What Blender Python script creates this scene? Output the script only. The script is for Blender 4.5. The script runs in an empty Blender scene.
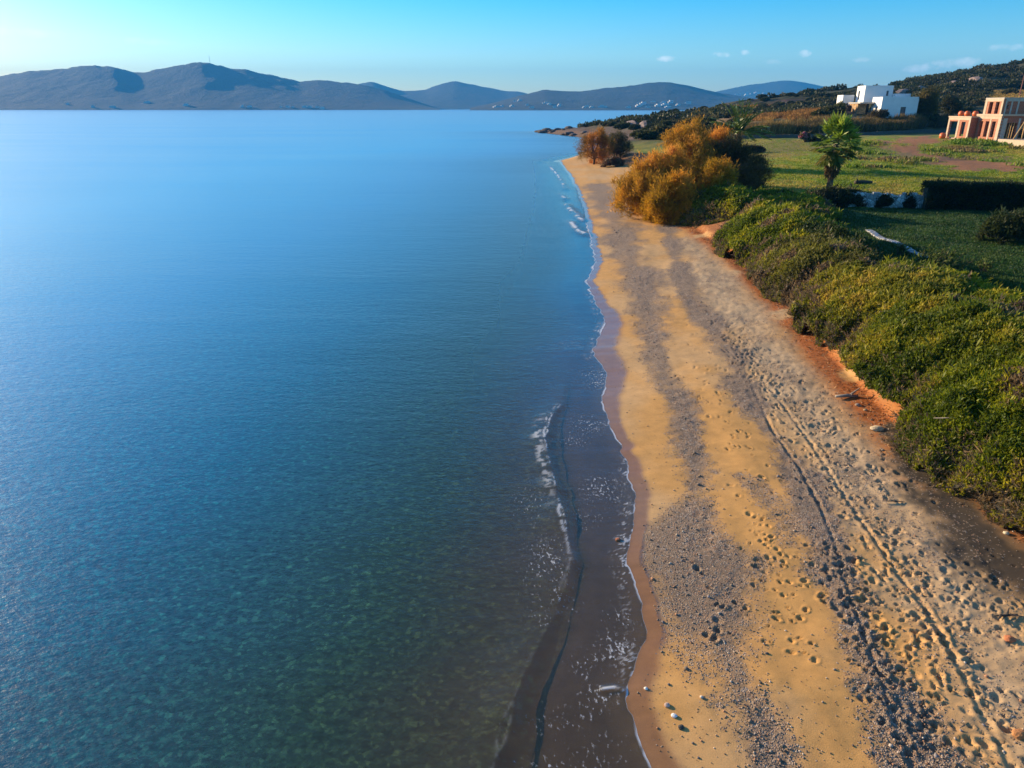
import bpy, math, random
import numpy as np
from mathutils import Vector
from math import radians as R, sin, cos, pi

random.seed(11)
rng = np.random.default_rng(11)
sc = bpy.context.scene
col = sc.collection

# ------------------------------------------------------------------ camera, sky, sun, exposure
CH = 9.0                       # drone height above the sea
FPX = 710.0                    # focal length in pixels
PITCH = math.atan(276.0 / FPX)
cd = bpy.data.cameras.new('camera')
cam = bpy.data.objects.new('camera', cd)
col.objects.link(cam)
cam.location = (0, 0, CH)
cam.rotation_euler = (pi / 2 - PITCH, 0, 0)
cd.sensor_width = 36
cd.lens = FPX / 1024 * 36
cd.clip_start = 0.1
cd.clip_end = 40000
sc.camera = cam

SUN_AZ, SUN_EL = -54.0, 14.0   # degrees, left of the viewing direction, above the horizon
S = Vector((sin(R(SUN_AZ)) * cos(R(SUN_EL)), cos(R(SUN_AZ)) * cos(R(SUN_EL)), sin(R(SUN_EL))))
sl = bpy.data.lights.new('sun', 'SUN')
sl.energy = 5.0
sl.angle = R(0.5)
sl.color = (1.0, 0.77, 0.47)
so = bpy.data.objects.new('sun', sl)
col.objects.link(so)
so.rotation_euler = S.to_track_quat('Z', 'Y').to_euler()

wd = bpy.data.worlds.new('World')
sc.world = wd
wd.use_nodes = True
wn, wl = wd.node_tree.nodes, wd.node_tree.links
bg = wn['Background']
sky = wn.new('ShaderNodeTexSky')
sky.sky_type = 'NISHITA'
sky.sun_disc = False
sky.sun_elevation = R(SUN_EL)
sky.sun_rotation = R(SUN_AZ)
sky.air_density = 1.0
sky.dust_density = 0.3
sky.ozone_density = 4.0
hs = wn.new('ShaderNodeHueSaturation')
hs.inputs['Saturation'].default_value = 1.62
hs.inputs['Hue'].default_value = 0.500
wl.new(sky.outputs[0], hs.inputs['Color'])
bg.inputs['Strength'].default_value = 0.112

sc.view_settings.view_transform = 'Standard'
sc.view_settings.look = 'None'
sc.view_settings.gamma = 1
sc.view_settings.exposure = 1.12
sc.view_settings.use_curve_mapping = False
sc.cycles.use_denoising = True
sc.cycles.max_bounces = 6
sc.cycles.transparent_max_bounces = 12
sc.cycles.volume_bounces = 0
sc.cycles.caustics_reflective = False
sc.cycles.caustics_refractive = False
sc.cycles.sample_clamp_indirect = 4


def wmath(op, a, b=None, c=None):
    n = wn.new('ShaderNodeMath')
    n.operation = op
    for i, v in enumerate((a, b, c)):
        if v is None:
            continue
        if isinstance(v, (int, float)):
            n.inputs[i].default_value = v
        else:
            wl.new(v, n.inputs[i])
    return n.outputs[0]


# small fair-weather clouds low over the horizon, by direction
tc = wn.new('ShaderNodeTexCoord')
sx = wn.new('ShaderNodeSeparateXYZ')
wl.new(tc.outputs['Generated'], sx.inputs[0])
nz = wn.new('ShaderNodeTexNoise')
nz.inputs['Scale'].default_value = 90
nz.inputs['Detail'].default_value = 5
wl.new(tc.outputs['Generated'], nz.inputs['Vector'])
az = wmath('ARCTAN2', sx.outputs['X'], sx.outputs['Y'])
el = wmath('ARCSINE', sx.outputs['Z'])
cl = None
# the blue is deepest towards the horizon, paler overhead
mrs = wn.new('ShaderNodeMapRange')
mrs.inputs['From Min'].default_value = .12; mrs.inputs['From Max'].default_value = .6; mrs.inputs['To Min'].default_value = 1.58; mrs.inputs['To Max'].default_value = 1.05
wl.new(el, mrs.inputs['Value']); wl.new(mrs.outputs[0], hs.inputs['Saturation'])
#      azimuth deg, elevation deg, half widths deg, strength
CLOUDS = [(11.2, 3.3, 1.0, .30, .8), (15.0, 3.5, .8, .32, .75), (16.6, 3.6, .5, .28, .7), (18.6, 3.0, 1.0, .25, .4),
          (20.5, 3.5, .7, .36, .85), (24.0, 3.0, 1.1, .25, .4), (27.6, 2.4, 1.9, .35, .6), (29.8, 2.7, 2.1, .45, .65),
          (32.0, 3.5, 1.7, .3, .5), (-31.5, 4.3, 3.2, .5, .35), (-25, 4.1, 2.4, .35, .25)]
for (a, e, wa, we, st) in CLOUDS:
    da = wmath('DIVIDE', wmath('SUBTRACT', az, R(a)), R(wa))
    de = wmath('DIVIDE', wmath('SUBTRACT', el, R(e)), R(we))
    r2 = wmath('ADD', wmath('MULTIPLY', da, da), wmath('MULTIPLY', de, de))
    v = wmath('SUBTRACT', 1.5, wmath('ADD', r2, wmath('MULTIPLY', nz.outputs['Fac'], 2.0)))
    v = wmath('MULTIPLY', wmath('MINIMUM', wmath('MAXIMUM', v, 0.0), 1.0), st * .62)
    cl = v if cl is None else wmath('MAXIMUM', cl, v)
mx = wn.new('ShaderNodeMix')
mx.data_type = 'RGBA'
wl.new(cl, mx.inputs[0])
wl.new(hs.outputs[0], mx.inputs[6])
mx.inputs[7].default_value = (9.0, 8.2, 8.0, 1)
wl.new(mx.outputs[2], bg.inputs['Color'])


# ------------------------------------------------------------------ numpy noise
_perm = rng.permutation(512).astype(np.int64)
_val = rng.random(512)


def vnoise(x, y):
    x = np.asarray(x, float); y = np.asarray(y, float)
    xi = np.floor(x).astype(np.int64); yi = np.floor(y).astype(np.int64)
    fx = x - xi; fy = y - yi
    fx = fx * fx * fx * (fx * (fx * 6 - 15) + 10); fy = fy * fy * fy * (fy * (fy * 6 - 15) + 10)
    h = lambda a, b: _val[(_perm[(a + _perm[b & 511]) & 511])]
    v00 = h(xi, yi); v10 = h(xi + 1, yi); v01 = h(xi, yi + 1); v11 = h(xi + 1, yi + 1)
    return (v00 * (1 - fx) + v10 * fx) * (1 - fy) + (v01 * (1 - fx) + v11 * fx) * fy


def fbm(x, y, oct=4, gain=.5):
    a = 0; amp = 1; tot = 0
    for i in range(oct):
        a = a + amp * vnoise(x * 2 ** i + 17.3 * i, y * 2 ** i - 9.1 * i)
        tot += amp; amp *= gain
    return a / tot


def sstep(a, b, x):
    t = np.clip((np.asarray(x, float) - a) / (b - a), 0, 1)
    return t * t * (3 - 2 * t)


# ------------------------------------------------------------------ from a sight line to a place
cP, sP = cos(PITCH), sin(PITCH)


def ray(px, py):
    u = (np.asarray(px, float) - 512) / FPX
    v = (384 - np.asarray(py, float)) / FPX
    return u, cP + v * sP, -sP + v * cP


def at(px, py, z=0.0):
    dx, dy, dz = ray(px, py)
    t = (z - CH) / dz
    return dx * t, dy * t


def at_y(px, py, y):
    dx, dy, dz = ray(px, py)
    t = y / dy
    return dx * t, CH + dz * t


# ------------------------------------------------------------------ shoreline (edge of the swash) and foot of the bank
SH = [(668, 800), (655, 768), (640, 725), (625, 694), (637, 668), (648, 640), (644, 600), (628, 562), (636, 520), (638, 500), (630, 470), (620, 440),
      (606, 412), (603, 400), (607, 372), (594, 350), (606, 320), (596, 300), (588, 283), (597, 262), (591, 240), (587, 222), (583, 205),
      (577, 190), (569, 175), (559, 161)]
shp = np.array([at(a, b, 0.04) for a, b in SH])
_o = np.argsort(shp[:, 1]); shp = shp[_o]
EXTRA = [(148, 13), (165, 21), (190, 27), (230, 27), (262, 21), (285, 15), (300, 11.3), (306, 13), (318, 40), (345, 95), (400, 190), (470, 310), (700, 700), (20000, 20000)]
_sy = np.concatenate([[-400, -60, -10, 3], shp[:, 1], [e[0] for e in EXTRA]])
_sx = np.concatenate([[-9, -2.5, 1.2, 1.7], shp[:, 0], [e[1] for e in EXTRA]])
# smooth the corners a little by dense resampling
_dy = np.concatenate([np.arange(-400, 0, 2.0), np.geomspace(1, 141, 1500) - 1, np.geomspace(140.5, 20000, 800)])
_dx = np.interp(_dy, _sy, _sx)
_m = (_dy > 0) & (_dy < 139)
_k = np.hanning(13); _k /= _k.sum()
_sm = np.convolve(np.pad(_dx, 6, mode='edge'), _k, 'valid')
_dx = np.where(_m, _sm, _dx)
_dx = _dx + np.where(_m, (fbm(_dy * 2.2, 3.3, 3) - .5) * np.clip(.12 + _dy * .006, 0, .6), 0)


def xs(y):
    return np.interp(y, _dy, _dx)


BK = [(1090, 575), (1024, 528), (985, 505), (950, 480), (925, 455), (903, 432), (880, 405), (850, 375), (825, 345), (795, 312), (765, 285), (738, 258), (715, 240), (690, 224), (668, 214), (640, 203)]
bkp = np.array([at(a, b, 0.78) for a, b in BK])
_by = np.concatenate([[-400, -20], bkp[:, 1], [100, 125, 140, 300, 20000]])
_bx = np.concatenate([[3, 10.5], bkp[:, 0], [18, 16.5, 15.5, 40, 20000]])


def xb(y):
    return np.interp(y, _by, _bx) + (fbm(np.asarray(y) * .7, 8.8, 3) - .5) * .5


# inland relief: thin-plate surface through places read off the photograph
CP = []
for (px, py, z) in [(960, 262, 1.25), (900, 228, 1.35), (1015, 292, 1.25), (880, 208, 1.5), (1000, 208, 1.6), (1100, 215, 1.6), (1200, 300, 1.4),
                    (800, 186, 1.8), (950, 180, 2.1), (765, 166, 2.2), (1000, 172, 2.4), (850, 160, 2.7), (900, 151, 3.2), 
                    (965, 142.5, 4.2), (990, 147, 3.8), (1015, 156, 3.2), (1070, 160, 3.3), (750, 140, 3.6), (850, 135, 4.2), (940, 129, 4.9),
                    (740, 131, 4.6), (850, 127, 5.3), (930, 121, 6.4), (880, 118, 7.0), (840, 119, 6.8), (930, 115, 7.2), (1100, 125, 6.5),
                    (780, 116, 7.0), (730, 119, 6.0), (690, 119, 5.6), (650, 128, 4.0), (690, 200, 1.7), (720, 170, 2.0), (700, 150, 2.4)]:
    x, y = at(px, py, z)
    CP.append((x, y, z))
for (px, py, y) in [(545, 134.5, 303), (565, 133.5, 312), (600, 127.5, 322), (625, 119, 332), (650, 111.5, 342), (700, 103, 358), (760, 95, 375), (800, 91.5, 385), (850, 87, 395),
                    (900, 82.5, 400), (930, 77, 400), (980, 68, 400), (1024, 60, 400), (1090, 48, 400), (1300, 20, 400),
                    (980, 92, 260), (1060, 86, 250), (880, 100, 260), (780, 108, 270), (1200, 80, 250)]:
    x, z = at_y(px, py + (3.5 if px > 630 else 1), y)
    CP.append((x, y, z))
for (x, y, z) in [(20, 20, 1.6), (22, 60, 1.7), (30, 5, 1.4), (60, 10, 1.5), (100, 20, 2), (15, -40, 1.4), (80, -60, 2), (25, 520, -8), (150, 540, -6), (300, 560, 5), (500, 540, 10),
                  (300, 150, 18), (300, 60, 12), (600, 300, 60), (600, 100, 40), (30, 300, 1.5)]:
    CP.append((x, y, z))
CP = np.array(CP, float)
_SC = 100.0


def _tps(r2):
    return np.where(r2 > 1e-12, .5 * r2 * np.log(np.maximum(r2, 1e-12)), 0)


_A = CP[:, :2] / _SC
_n = len(CP)
_K = _tps(((_A[:, None] - _A[None]) ** 2).sum(-1)) + np.eye(_n) * 2e-4
_Pm = np.c_[np.ones(_n), _A]
_M = np.block([[_K, _Pm], [_Pm.T, np.zeros((3, 3))]])
_W = np.linalg.solve(_M, np.r_[CP[:, 2], 0, 0, 0])


def inland(x, y):
    X = np.asarray(x, float) / _SC; Y = np.asarray(y, float) / _SC
    z = _W[_n] + _W[_n + 1] * X + _W[_n + 2] * Y
    for i in range(_n):
        z = z + _W[i] * _tps((X - _A[i, 0]) ** 2 + (Y - _A[i, 1]) ** 2)
    return z


DZ = [(-6000, -30), (-400, -9), (-80, -5), (-30, -2.4), (-12, -1.1), (-6, -.55), (-3.5, -.28), (-1.2, -.01), (0, .04), (3, .34), (6, .56), (9, .74), (14, .95), (60, 1.2), (30000, 1.2)]
_dd = np.array(DZ, float)


def Z(x, y):
    x = np.asarray(x, float); y = np.asarray(y, float)
    x, y = np.broadcast_arrays(x, y)
    d = x - xs(y)
    beach = np.interp(d, _dd[:, 0], _dd[:, 1])
    near = 1 - sstep(128, 150, y)
    b = x - xb(y)
    bank = .30 * sstep(0, .5, b) + .70 * sstep(.3, 3.2, b)
    lump = (fbm(x * .8, y * .8, 3) - .5)
    zb = beach + bank + lump * .12 * sstep(-.5, 1, b)
    # low ridges and hollows of the upper beach
    zb = zb + (fbm(x * .5 + 3, y * .22, 3) - .5) * .16 * sstep(.6, 2.5, d) * (1 - sstep(-.8, 0, b))
    zi = inland(x, y)
    zi = zi + (fbm(x * .09, y * .09, 4) - .5) * np.clip((y - 120) * .02, 0, 3.5) + (fbm(x * .35, y * .35, 3) - .5) * .25
    wn_ = sstep(2.0, 7.0, b)
    wf = sstep(0, 9 + np.clip((y - 150) * .02, 0, 6), d)
    w = wn_ * near + wf * (1 - near)
    zfar = np.where(d < 0, beach, .04 + np.clip(d, 0, 3) * .35)
    base = zb * near + zfar * (1 - near)
    return base * (1 - w) + np.maximum(zi, .3) * w


def hit(px, py):
    """Where sight lines meet the ground (arrays)."""
    px = np.atleast_1d(np.asarray(px, float)); py = np.atleast_1d(np.asarray(py, float))
    dx, dy, dz = ray(px, py)
    t = np.geomspace(6, 700, 420)
    X = dx[:, None] * t; Y = dy[:, None] * t; ZZ = CH + dz[:, None] * t
    below = ZZ < Z(X, Y)
    i = np.where(below.any(1), below.argmax(1), len(t) - 1)
    lo = t[np.maximum(i - 1, 0)]; hi = t[i]
    for _ in range(12):
        m = (lo + hi) / 2
        bl = CH + dz * m < Z(dx * m, dy * m)
        hi = np.where(bl, m, hi); lo = np.where(bl, lo, m)
    return dx * hi, dy * hi, Z(dx * hi, dy * hi)


def hit1(px, py):
    x, y, z = hit(px, py)
    return float(x[0]), float(y[0]), float(z[0])


def poly_px(pts):
    x, y, z = hit([p[0] for p in pts], [p[1] for p in pts])
    return np.c_[x, y]


def pdist(X, Y, poly):
    """Distance to a polyline and the fraction along it."""
    best = np.full(np.shape(X), 1e9); side = np.zeros(np.shape(X)); fr = np.zeros(np.shape(X))
    n = len(poly) - 1
    for i in range(n):
        a = poly[i]; b = poly[i + 1]; e = b - a; L2 = (e ** 2).sum() + 1e-9
        t = np.clip(((X - a[0]) * e[0] + (Y - a[1]) * e[1]) / L2, 0, 1)
        ox = X - a[0] - t * e[0]; oy = Y - a[1] - t * e[1]
        d = np.sqrt(ox ** 2 + oy ** 2)
        m = d < best
        best = np.where(m, d, best)
        side = np.where(m, np.sign(e[0] * oy - e[1] * ox), side)
        fr = np.where(m, (i + t) / n, fr)
    return best, side, fr


# ------------------------------------------------------------------ node helpers
def new_mat(name):
    m = bpy.data.materials.new(name)
    m.use_nodes = True
    nt = m.node_tree
    return m, nt.nodes, nt.links, nt.nodes['Principled BSDF']


def nmix(n, l, f, a, b, mode='MIX'):
    x = n.new('ShaderNodeMix'); x.data_type = 'RGBA'; x.blend_type = mode
    for i, v in ((0, f), (6, a), (7, b)):
        if isinstance(v, (int, float)):
            x.inputs[i].default_value = v
        elif isinstance(v, tuple):
            x.inputs[i].default_value = (*v[:3], 1)
        else:
            l.new(v, x.inputs[i])
    return x.outputs[2]


def nmath(n, l, op, a, b=None, c=None, clamp=False):
    x = n.new('ShaderNodeMath'); x.operation = op; x.use_clamp = clamp
    for i, v in enumerate((a, b, c)):
        if v is None:
            continue
        if isinstance(v, (int, float)):
            x.inputs[i].default_value = v
        else:
            l.new(v, x.inputs[i])
    return x.outputs[0]


def nnoise(n, l, scale, detail=4, vec=None, rough=.55, stretch=None):
    x = n.new('ShaderNodeTexNoise')
    x.inputs['Scale'].default_value = scale; x.inputs['Detail'].default_value = detail; x.inputs['Roughness'].default_value = rough
    if vec is None:
        g = n.new('ShaderNodeNewGeometry'); vec = g.outputs['Position']
    if stretch:
        mp = n.new('ShaderNodeMapping'); l.new(vec, mp.inputs['Vector'])
        mp.inputs['Scale'].default_value = stretch[:3]
        if len(stretch) > 3:
            mp.inputs['Rotation'].default_value = (0, 0, stretch[3])
        vec = mp.outputs[0]
    l.new(vec, x.inputs['Vector'])
    return x.outputs['Fac']


def nramp(n, l, f, stops):
    x = n.new('ShaderNodeValToRGB')
    e = x.color_ramp.elements
    while len(e) > 1:
        e.remove(e[-1])
    for i, (p, c) in enumerate(stops):
        q = e[0] if i == 0 else e.new(p)
        q.position = p; q.color = (*c, 1) if len(c) == 3 else c
    l.new(f, x.inputs[0])
    return x.outputs[0]


def nattr(n, name):
    x = n.new('ShaderNodeAttribute'); x.attribute_name = name
    return x


def simple(name, c, rough=.7, var=.25, scale=3.0, bump=.0, bscale=30, metallic=0.0, objvar=False):
    m, n, l, p = new_mat(name)
    tcn = n.new('ShaderNodeTexCoord')
    f = nnoise(n, l, scale, 5, tcn.outputs['Object'])
    lo = tuple(v * (1 - var) for v in c); hi = tuple(min(1, v * (1 + var)) for v in c)
    cc = nramp(n, l, f, [(.3, lo), (.7, hi)])
    l.new(cc, p.inputs['Base Color'])
    p.inputs['Roughness'].default_value = rough
    p.inputs['Metallic'].default_value = metallic
    if bump:
        b = n.new('ShaderNodeBump'); b.inputs['Strength'].default_value = bump; b.inputs['Distance'].default_value = .03
        l.new(nnoise(n, l, bscale, 4, tcn.outputs['Object']), b.inputs['Height']); l.new(b.outputs[0], p.inputs['Normal'])
    return m


def leaf_mat(name, rough=.55, trans=.35):
    m, n, l, p = new_mat(name)
    a = nattr(n, 'Col')
    l.new(a.outputs['Color'], p.inputs['Base Color'])
    p.inputs['Roughness'].default_value = rough
    p.inputs['Specular IOR Level'].default_value = .3
    t = n.new('ShaderNodeBsdfTranslucent'); l.new(a.outputs['Color'], t.inputs['Color'])
    mxs = n.new('ShaderNodeMixShader'); mxs.inputs[0].default_value = trans
    l.new(p.outputs[0], mxs.inputs[1]); l.new(t.outputs[0], mxs.inputs[2])
    l.new(mxs.outputs[0], n['Material Output'].inputs['Surface'])
    return m


def attr_mat(name, rough=.8):
    m, n, l, p = new_mat(name)
    a = nattr(n, 'Col')
    f = nnoise(n, l, 25, 4)
    l.new(nmix(n, l, .5, a.outputs['Color'], nramp(n, l, f, [(.3, (.5, .5, .5)), (.7, (1, 1, 1))]), 'MULTIPLY'), p.inputs['Base Color'])
    p.inputs['Roughness'].default_value = rough
    return m


# ------------------------------------------------------------------ mesh helpers
def link(o, parent=None):
    col.objects.link(o)
    if parent:
        o.parent = parent
    return o


def tag(o, label=None, cat=None, group=None, kind=None):
    if label: o['label'] = label
    if cat: o['category'] = cat
    if group: o['group'] = group
    if kind: o['kind'] = kind
    return o


def empty(name, loc, rz=0.0, **k):
    o = bpy.data.objects.new(name, None)
    o.empty_display_size = .3
    link(o)
    o.location = loc; o.rotation_euler = (0, 0, rz)
    return tag(o, **k)


def np_mesh(name, V, Fq, mat, parent=None, smooth=False, colr=None, attrs=None):
    """Mesh object from arrays: V (n,3), Fq (m,k)."""
    me = bpy.data.meshes.new(name)
    V = np.ascontiguousarray(V, np.float32); Fq = np.ascontiguousarray(Fq, np.int32)
    k = Fq.shape[1]
    me.vertices.add(len(V)); me.vertices.foreach_set('co', V.ravel())
    me.loops.add(Fq.size); me.loops.foreach_set('vertex_index', Fq.ravel())
    me.polygons.add(len(Fq))
    me.polygons.foreach_set('loop_start', np.arange(0, Fq.size, k, dtype=np.int32))
    me.polygons.foreach_set('loop_total', np.full(len(Fq), k, np.int32))
    me.update(calc_edges=True)
    if smooth:
        me.polygons.foreach_set('use_smooth', np.ones(len(Fq), bool))
    if colr is not None:
        a = me.color_attributes.new('Col', 'FLOAT_COLOR', 'POINT')
        a.data.foreach_set('color', np.ascontiguousarray(np.c_[colr, np.ones(len(V))], np.float32).ravel())
    for nme, arr in (attrs or {}).items():
        a = me.attributes.new(nme, 'FLOAT', 'POINT')
        a.data.foreach_set('value', np.ascontiguousarray(arr, np.float32).ravel())
    me.materials.append(mat)
    return link(bpy.data.objects.new(name, me), parent)


class MB:
    """Collects boxes, tubes and lathes, then links them as one mesh object."""
    def __init__(s): s.v = []; s.f = []

    def box(s, x0, x1, y0, y1, z0, z1, rz=0.0, c=(0, 0)):
        n = len(s.v)
        for z in (z0, z1):
            for (x, y) in ((x0, y0), (x1, y0), (x1, y1), (x0, y1)):
                dx, dy = x - c[0], y - c[1]
                s.v.append((c[0] + dx * cos(rz) - dy * sin(rz), c[1] + dx * sin(rz) + dy * cos(rz), z))
        s.f += [tuple(n + i for i in q) for q in ((3, 2, 1, 0), (4, 5, 6, 7), (0, 1, 5, 4), (1, 2, 6, 5), (2, 3, 7, 6), (3, 0, 4, 7))]
        return s

    def tube(s, pts, rad, k=8):
        pts = [Vector(p) for p in pts]
        rad = rad if isinstance(rad, (list, tuple)) else [rad] * len(pts)
        n = len(s.v)
        for i, p in enumerate(pts):
            t = (pts[min(i + 1, len(pts) - 1)] - pts[max(i - 1, 0)]).normalized()
            a = t.orthogonal().normalized() if abs(t.z) > .9 else t.cross(Vector((0, 0, 1))).normalized()
            b = t.cross(a)
            for j in range(k):
                q = p + (a * cos(2 * pi * j / k) + b * sin(2 * pi * j / k)) * rad[i]
                s.v.append(tuple(q))
        for i in range(len(pts) - 1):
            for j in range(k):
                s.f.append((n + i * k + j, n + i * k + (j + 1) % k, n + (i + 1) * k + (j + 1) % k, n + (i + 1) * k + j))
        s.f.append(tuple(n + j for j in range(k))[::-1]); m = n + (len(pts) - 1) * k
        s.f.append(tuple(m + j for j in range(k)))
        return s

    def lathe(s, prof, c=(0, 0, 0), k=16):
        n = len(s.v)
        for (r, z) in prof:
            for j in range(k):
                s.v.append((c[0] + r * cos(2 * pi * j / k), c[1] + r * sin(2 * pi * j / k), c[2] + z))
        for i in range(len(prof) - 1):
            for j in range(k):
                s.f.append((n + i * k + j, n + i * k + (j + 1) % k, n + (i + 1) * k + (j + 1) % k, n + (i + 1) * k + j))
        s.f.append(tuple(n + j for j in range(k))[::-1]); m = n + (len(prof) - 1) * k
        s.f.append(tuple(m + j for j in range(k)))
        return s

    def wall_x(s, x0, x1, y0, y1, z0, z1, holes):
        """Wall along x with rectangular openings (xa, xb, za, zb)."""
        xsx = sorted({x0, x1, *[h[0] for h in holes], *[h[1] for h in holes]}); zsz = sorted({z0, z1, *[h[2] for h in holes], *[h[3] for h in holes]})
        for a, b in zip(xsx, xsx[1:]):
            for c, d in zip(zsz, zsz[1:]):
                mx_, mz_ = (a + b) / 2, (c + d) / 2
                if not any(h[0] < mx_ < h[1] and h[2] < mz_ < h[3] for h in holes):
                    s.box(a, b, y0, y1, c, d)
        return s

    def wall_y(s, x0, x1, y0, y1, z0, z1, holes):
        ysy = sorted({y0, y1, *[h[0] for h in holes], *[h[1] for h in holes]}); zsz = sorted({z0, z1, *[h[2] for h in holes], *[h[3] for h in holes]})
        for a, b in zip(ysy, ysy[1:]):
            for c, d in zip(zsz, zsz[1:]):
                my_, mz_ = (a + b) / 2, (c + d) / 2
                if not any(h[0] < my_ < h[1] and h[2] < mz_ < h[3] for h in holes):
                    s.box(x0, x1, a, b, c, d)
        return s

    def build(s, name, mat, parent=None, smooth=False):
        me = bpy.data.meshes.new(name)
        me.from_pydata(s.v, [], s.f); me.update()
        if smooth:
            me.polygons.foreach_set('use_smooth', np.ones(len(s.f), bool))
        me.materials.append(mat)
        return link(bpy.data.objects.new(name, me), parent)


def unit(v):
    return v / np.maximum(np.linalg.norm(v, axis=-1, keepdims=True), 1e-9)


def blades(P, D, L, Wd, C, name, mat, parent=None):
    """One mesh of kite-shaped leaves: bases P, directions D, lengths L, widths Wd, colours C."""
    N = len(P)
    D = unit(D)
    rnd = rng.normal(size=(N, 3))
    side = unit(np.cross(D, rnd))
    L = np.broadcast_to(L, (N,))[:, None]; Wd = np.broadcast_to(Wd, (N,))[:, None]
    mid = P + D * L * .45
    V = np.empty((N, 4, 3)); V[:, 0] = P; V[:, 1] = mid + side * Wd * .5; V[:, 2] = P + D * L; V[:, 3] = mid - side * Wd * .5
    Fq = np.arange(N * 4).reshape(N, 4)
    CC = np.repeat(C, 4, axis=0)
    return np_mesh(name, V.reshape(-1, 3), Fq, mat, parent, colr=CC)


def palette(n, cols, wts=None, t=None, var=.18):
    cols = np.array(cols, float)
    if t is None:
        i = rng.choice(len(cols), n, p=wts)
        c = cols[i]
    else:
        f = np.clip(t, 0, .9999) * (len(cols) - 1); i = f.astype(int); f = (f - i)[:, None]
        c = cols[i] * (1 - f) + cols[i + 1] * f
    return np.clip(c * (1 + rng.normal(size=(n, 1)) * var), .004, .9)


# ------------------------------------------------------------------ ground: one sheet, finer where it is seen close
rows = [-30.0]
y = -30.0
while y < 620:
    if y < 4:
        step = 1.5 if y < 2 else .3
    else:
        step = max(.03, 1.05 * (y * y + 81) / (FPX * 9.0))
        step = min(step, 2.6)
    y += step
    rows.append(y)
GY = np.array(rows)
T = np.concatenate([-np.geomspace(60, 3.05, 45), np.arange(-3, 0, .07), np.arange(0, 9.6, .036), np.arange(9.6, 14, .07), 14 + (np.geomspace(1, 31, 150) - 1) * .55, np.geomspace(31, 60, 20)])


def s_of(y):
    return np.maximum(1.0, (np.asarray(y) + 9) / 25.0)


GX = xs(GY)[:, None] + T[None, :] * s_of(GY)[:, None]
GYY = np.repeat(GY[:, None], len(T), 1)
GZ = Z(GX, GYY)
D0 = GX - xs(GY)[:, None]
B0 = GX - xb(GY)[:, None]
_GZ0 = GZ.copy(); _XS = xs(GY); _SS = s_of(GY)
Z_exact = Z


def Z(x, y):
    """Ground level read back from the sheet (bilinear)."""
    x = np.asarray(x, float); y = np.asarray(y, float)
    x, y = np.broadcast_arrays(x, y)
    i = np.clip(np.searchsorted(GY, y) - 1, 0, len(GY) - 2)
    f = np.clip((y - GY[i]) / (GY[i + 1] - GY[i]), 0, 1)
    out = 0
    for r_, w_ in ((i, 1 - f), (i + 1, f)):
        t = (x - _XS[r_]) / _SS[r_]
        j = np.clip(np.searchsorted(T, t) - 1, 0, len(T) - 2)
        g = np.clip((t - T[j]) / (T[j + 1] - T[j]), 0, 1)
        out = out + w_ * (_GZ0[r_, j] * (1 - g) + _GZ0[r_, j + 1] * g)
    return out


BARE = np.zeros(GX.shape)
print('ground', GX.shape)

# zones read from the photograph, as distances on the ground
nA = fbm(GX * 1.3, GYY * .9, 4); nB = fbm(GX * .35 + 40, GYY * .3, 4); nC = fbm(GX * 4 + 9, GYY * 4, 3)
nL = fbm(GX * .45 + 11, GYY * .33 + 2, 2)
near = (D0 > -1) & (GYY < 150) & (B0 < 3)


def band(pts, w, fade=.45):
    poly = poly_px(pts)
    out = np.zeros(GX.shape)
    ii = np.where(near)
    d, s_, f = pdist(GX[ii], GYY[ii], poly)
    w = np.asarray(w) * .66
    ww = np.interp(f, np.linspace(0, 1, len(w)), w)
    d = d + (nL[ii] - .5) * 1.9 * np.clip(ww, .4, 1.2) + (nA[ii] - .5) * 1.5 * np.minimum(ww, 1.2) + (nC[ii] - .5) * .45
    out[ii] = 1 - sstep(ww * (1 - fade * 1.9), ww * (1 + fade * 1.5), d)
    return out


gr1 = band([(596, 185), (612, 215), (628, 250), (645, 290), (650, 330), (665, 375), (688, 420), (694, 460), (692, 510), (700, 560), (718, 610), (738, 670), (765, 740), (790, 800), (840, 930), (900, 1100)],
           [2.2, 2.0, 1.7, 1.3, 1.0, .75, .55, .5, .9, 1.1, 1.05, .8, .6, .5, .5, .5])
gr2 = band([(668, 215), (672, 250), (690, 300), (728, 345), (740, 385), (765, 425), (800, 480), (826, 550), (850, 610), (885, 680), (925, 768), (1000, 930), (1090, 1130)], [.9, .8, .6, .9, .7, .5, .6, .55, .5, .6, .7, .6, .6])
gr3 = band([(690, 240), (730, 300), (790, 380), (850, 460), (920, 540), (1000, 640), (1080, 740), (1250, 960)], [1.8, 1.9, 1.9, 1.8, 1.7, 1.6, 1.6, 1.6], .7)
gr4 = band([(640, 560), (660, 600), (690, 650), (720, 700)], [.25, .45, .4, .3], .6)
gr5 = band([(745, 475), (770, 500), (790, 540)], [.3, .4, .3])
gravel = .86 * np.clip((.75 + .6 * sstep(.3, .65, fbm(GX * .9 + 5, GYY * .6, 3))) * .85 * np.maximum.reduce([gr1, gr2 * .95, gr4 * .7, gr5 * .7, gr3 * (.12 + .45 * sstep(.42, .66, nA))]), 0, 1) * (D0 > .25)
sand_shade = band([(893, 428), (905, 455), (935, 480), (960, 515), (1000, 548), (1070, 600)], [.35, .8, .75, 1.25, 1.6, 1.8], .3) * (1 - sstep(-.08, .1, B0))  # dark patch: shade along the bank foot, painted into the sand
sand_shade = np.maximum(sand_shade, (1 - sstep(.0, .9, np.abs(GX - 12.5) + np.abs(GYY - 11.2) * .4)) * (B0 < 0))
redw = np.exp(-((B0 + .25) / .62) ** 2) * sstep(.33, .5, fbm(GX * .6, GYY * .5, 3) + .12 * (GYY < 45)) * (GYY < 78) * (D0 > 3)
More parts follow.
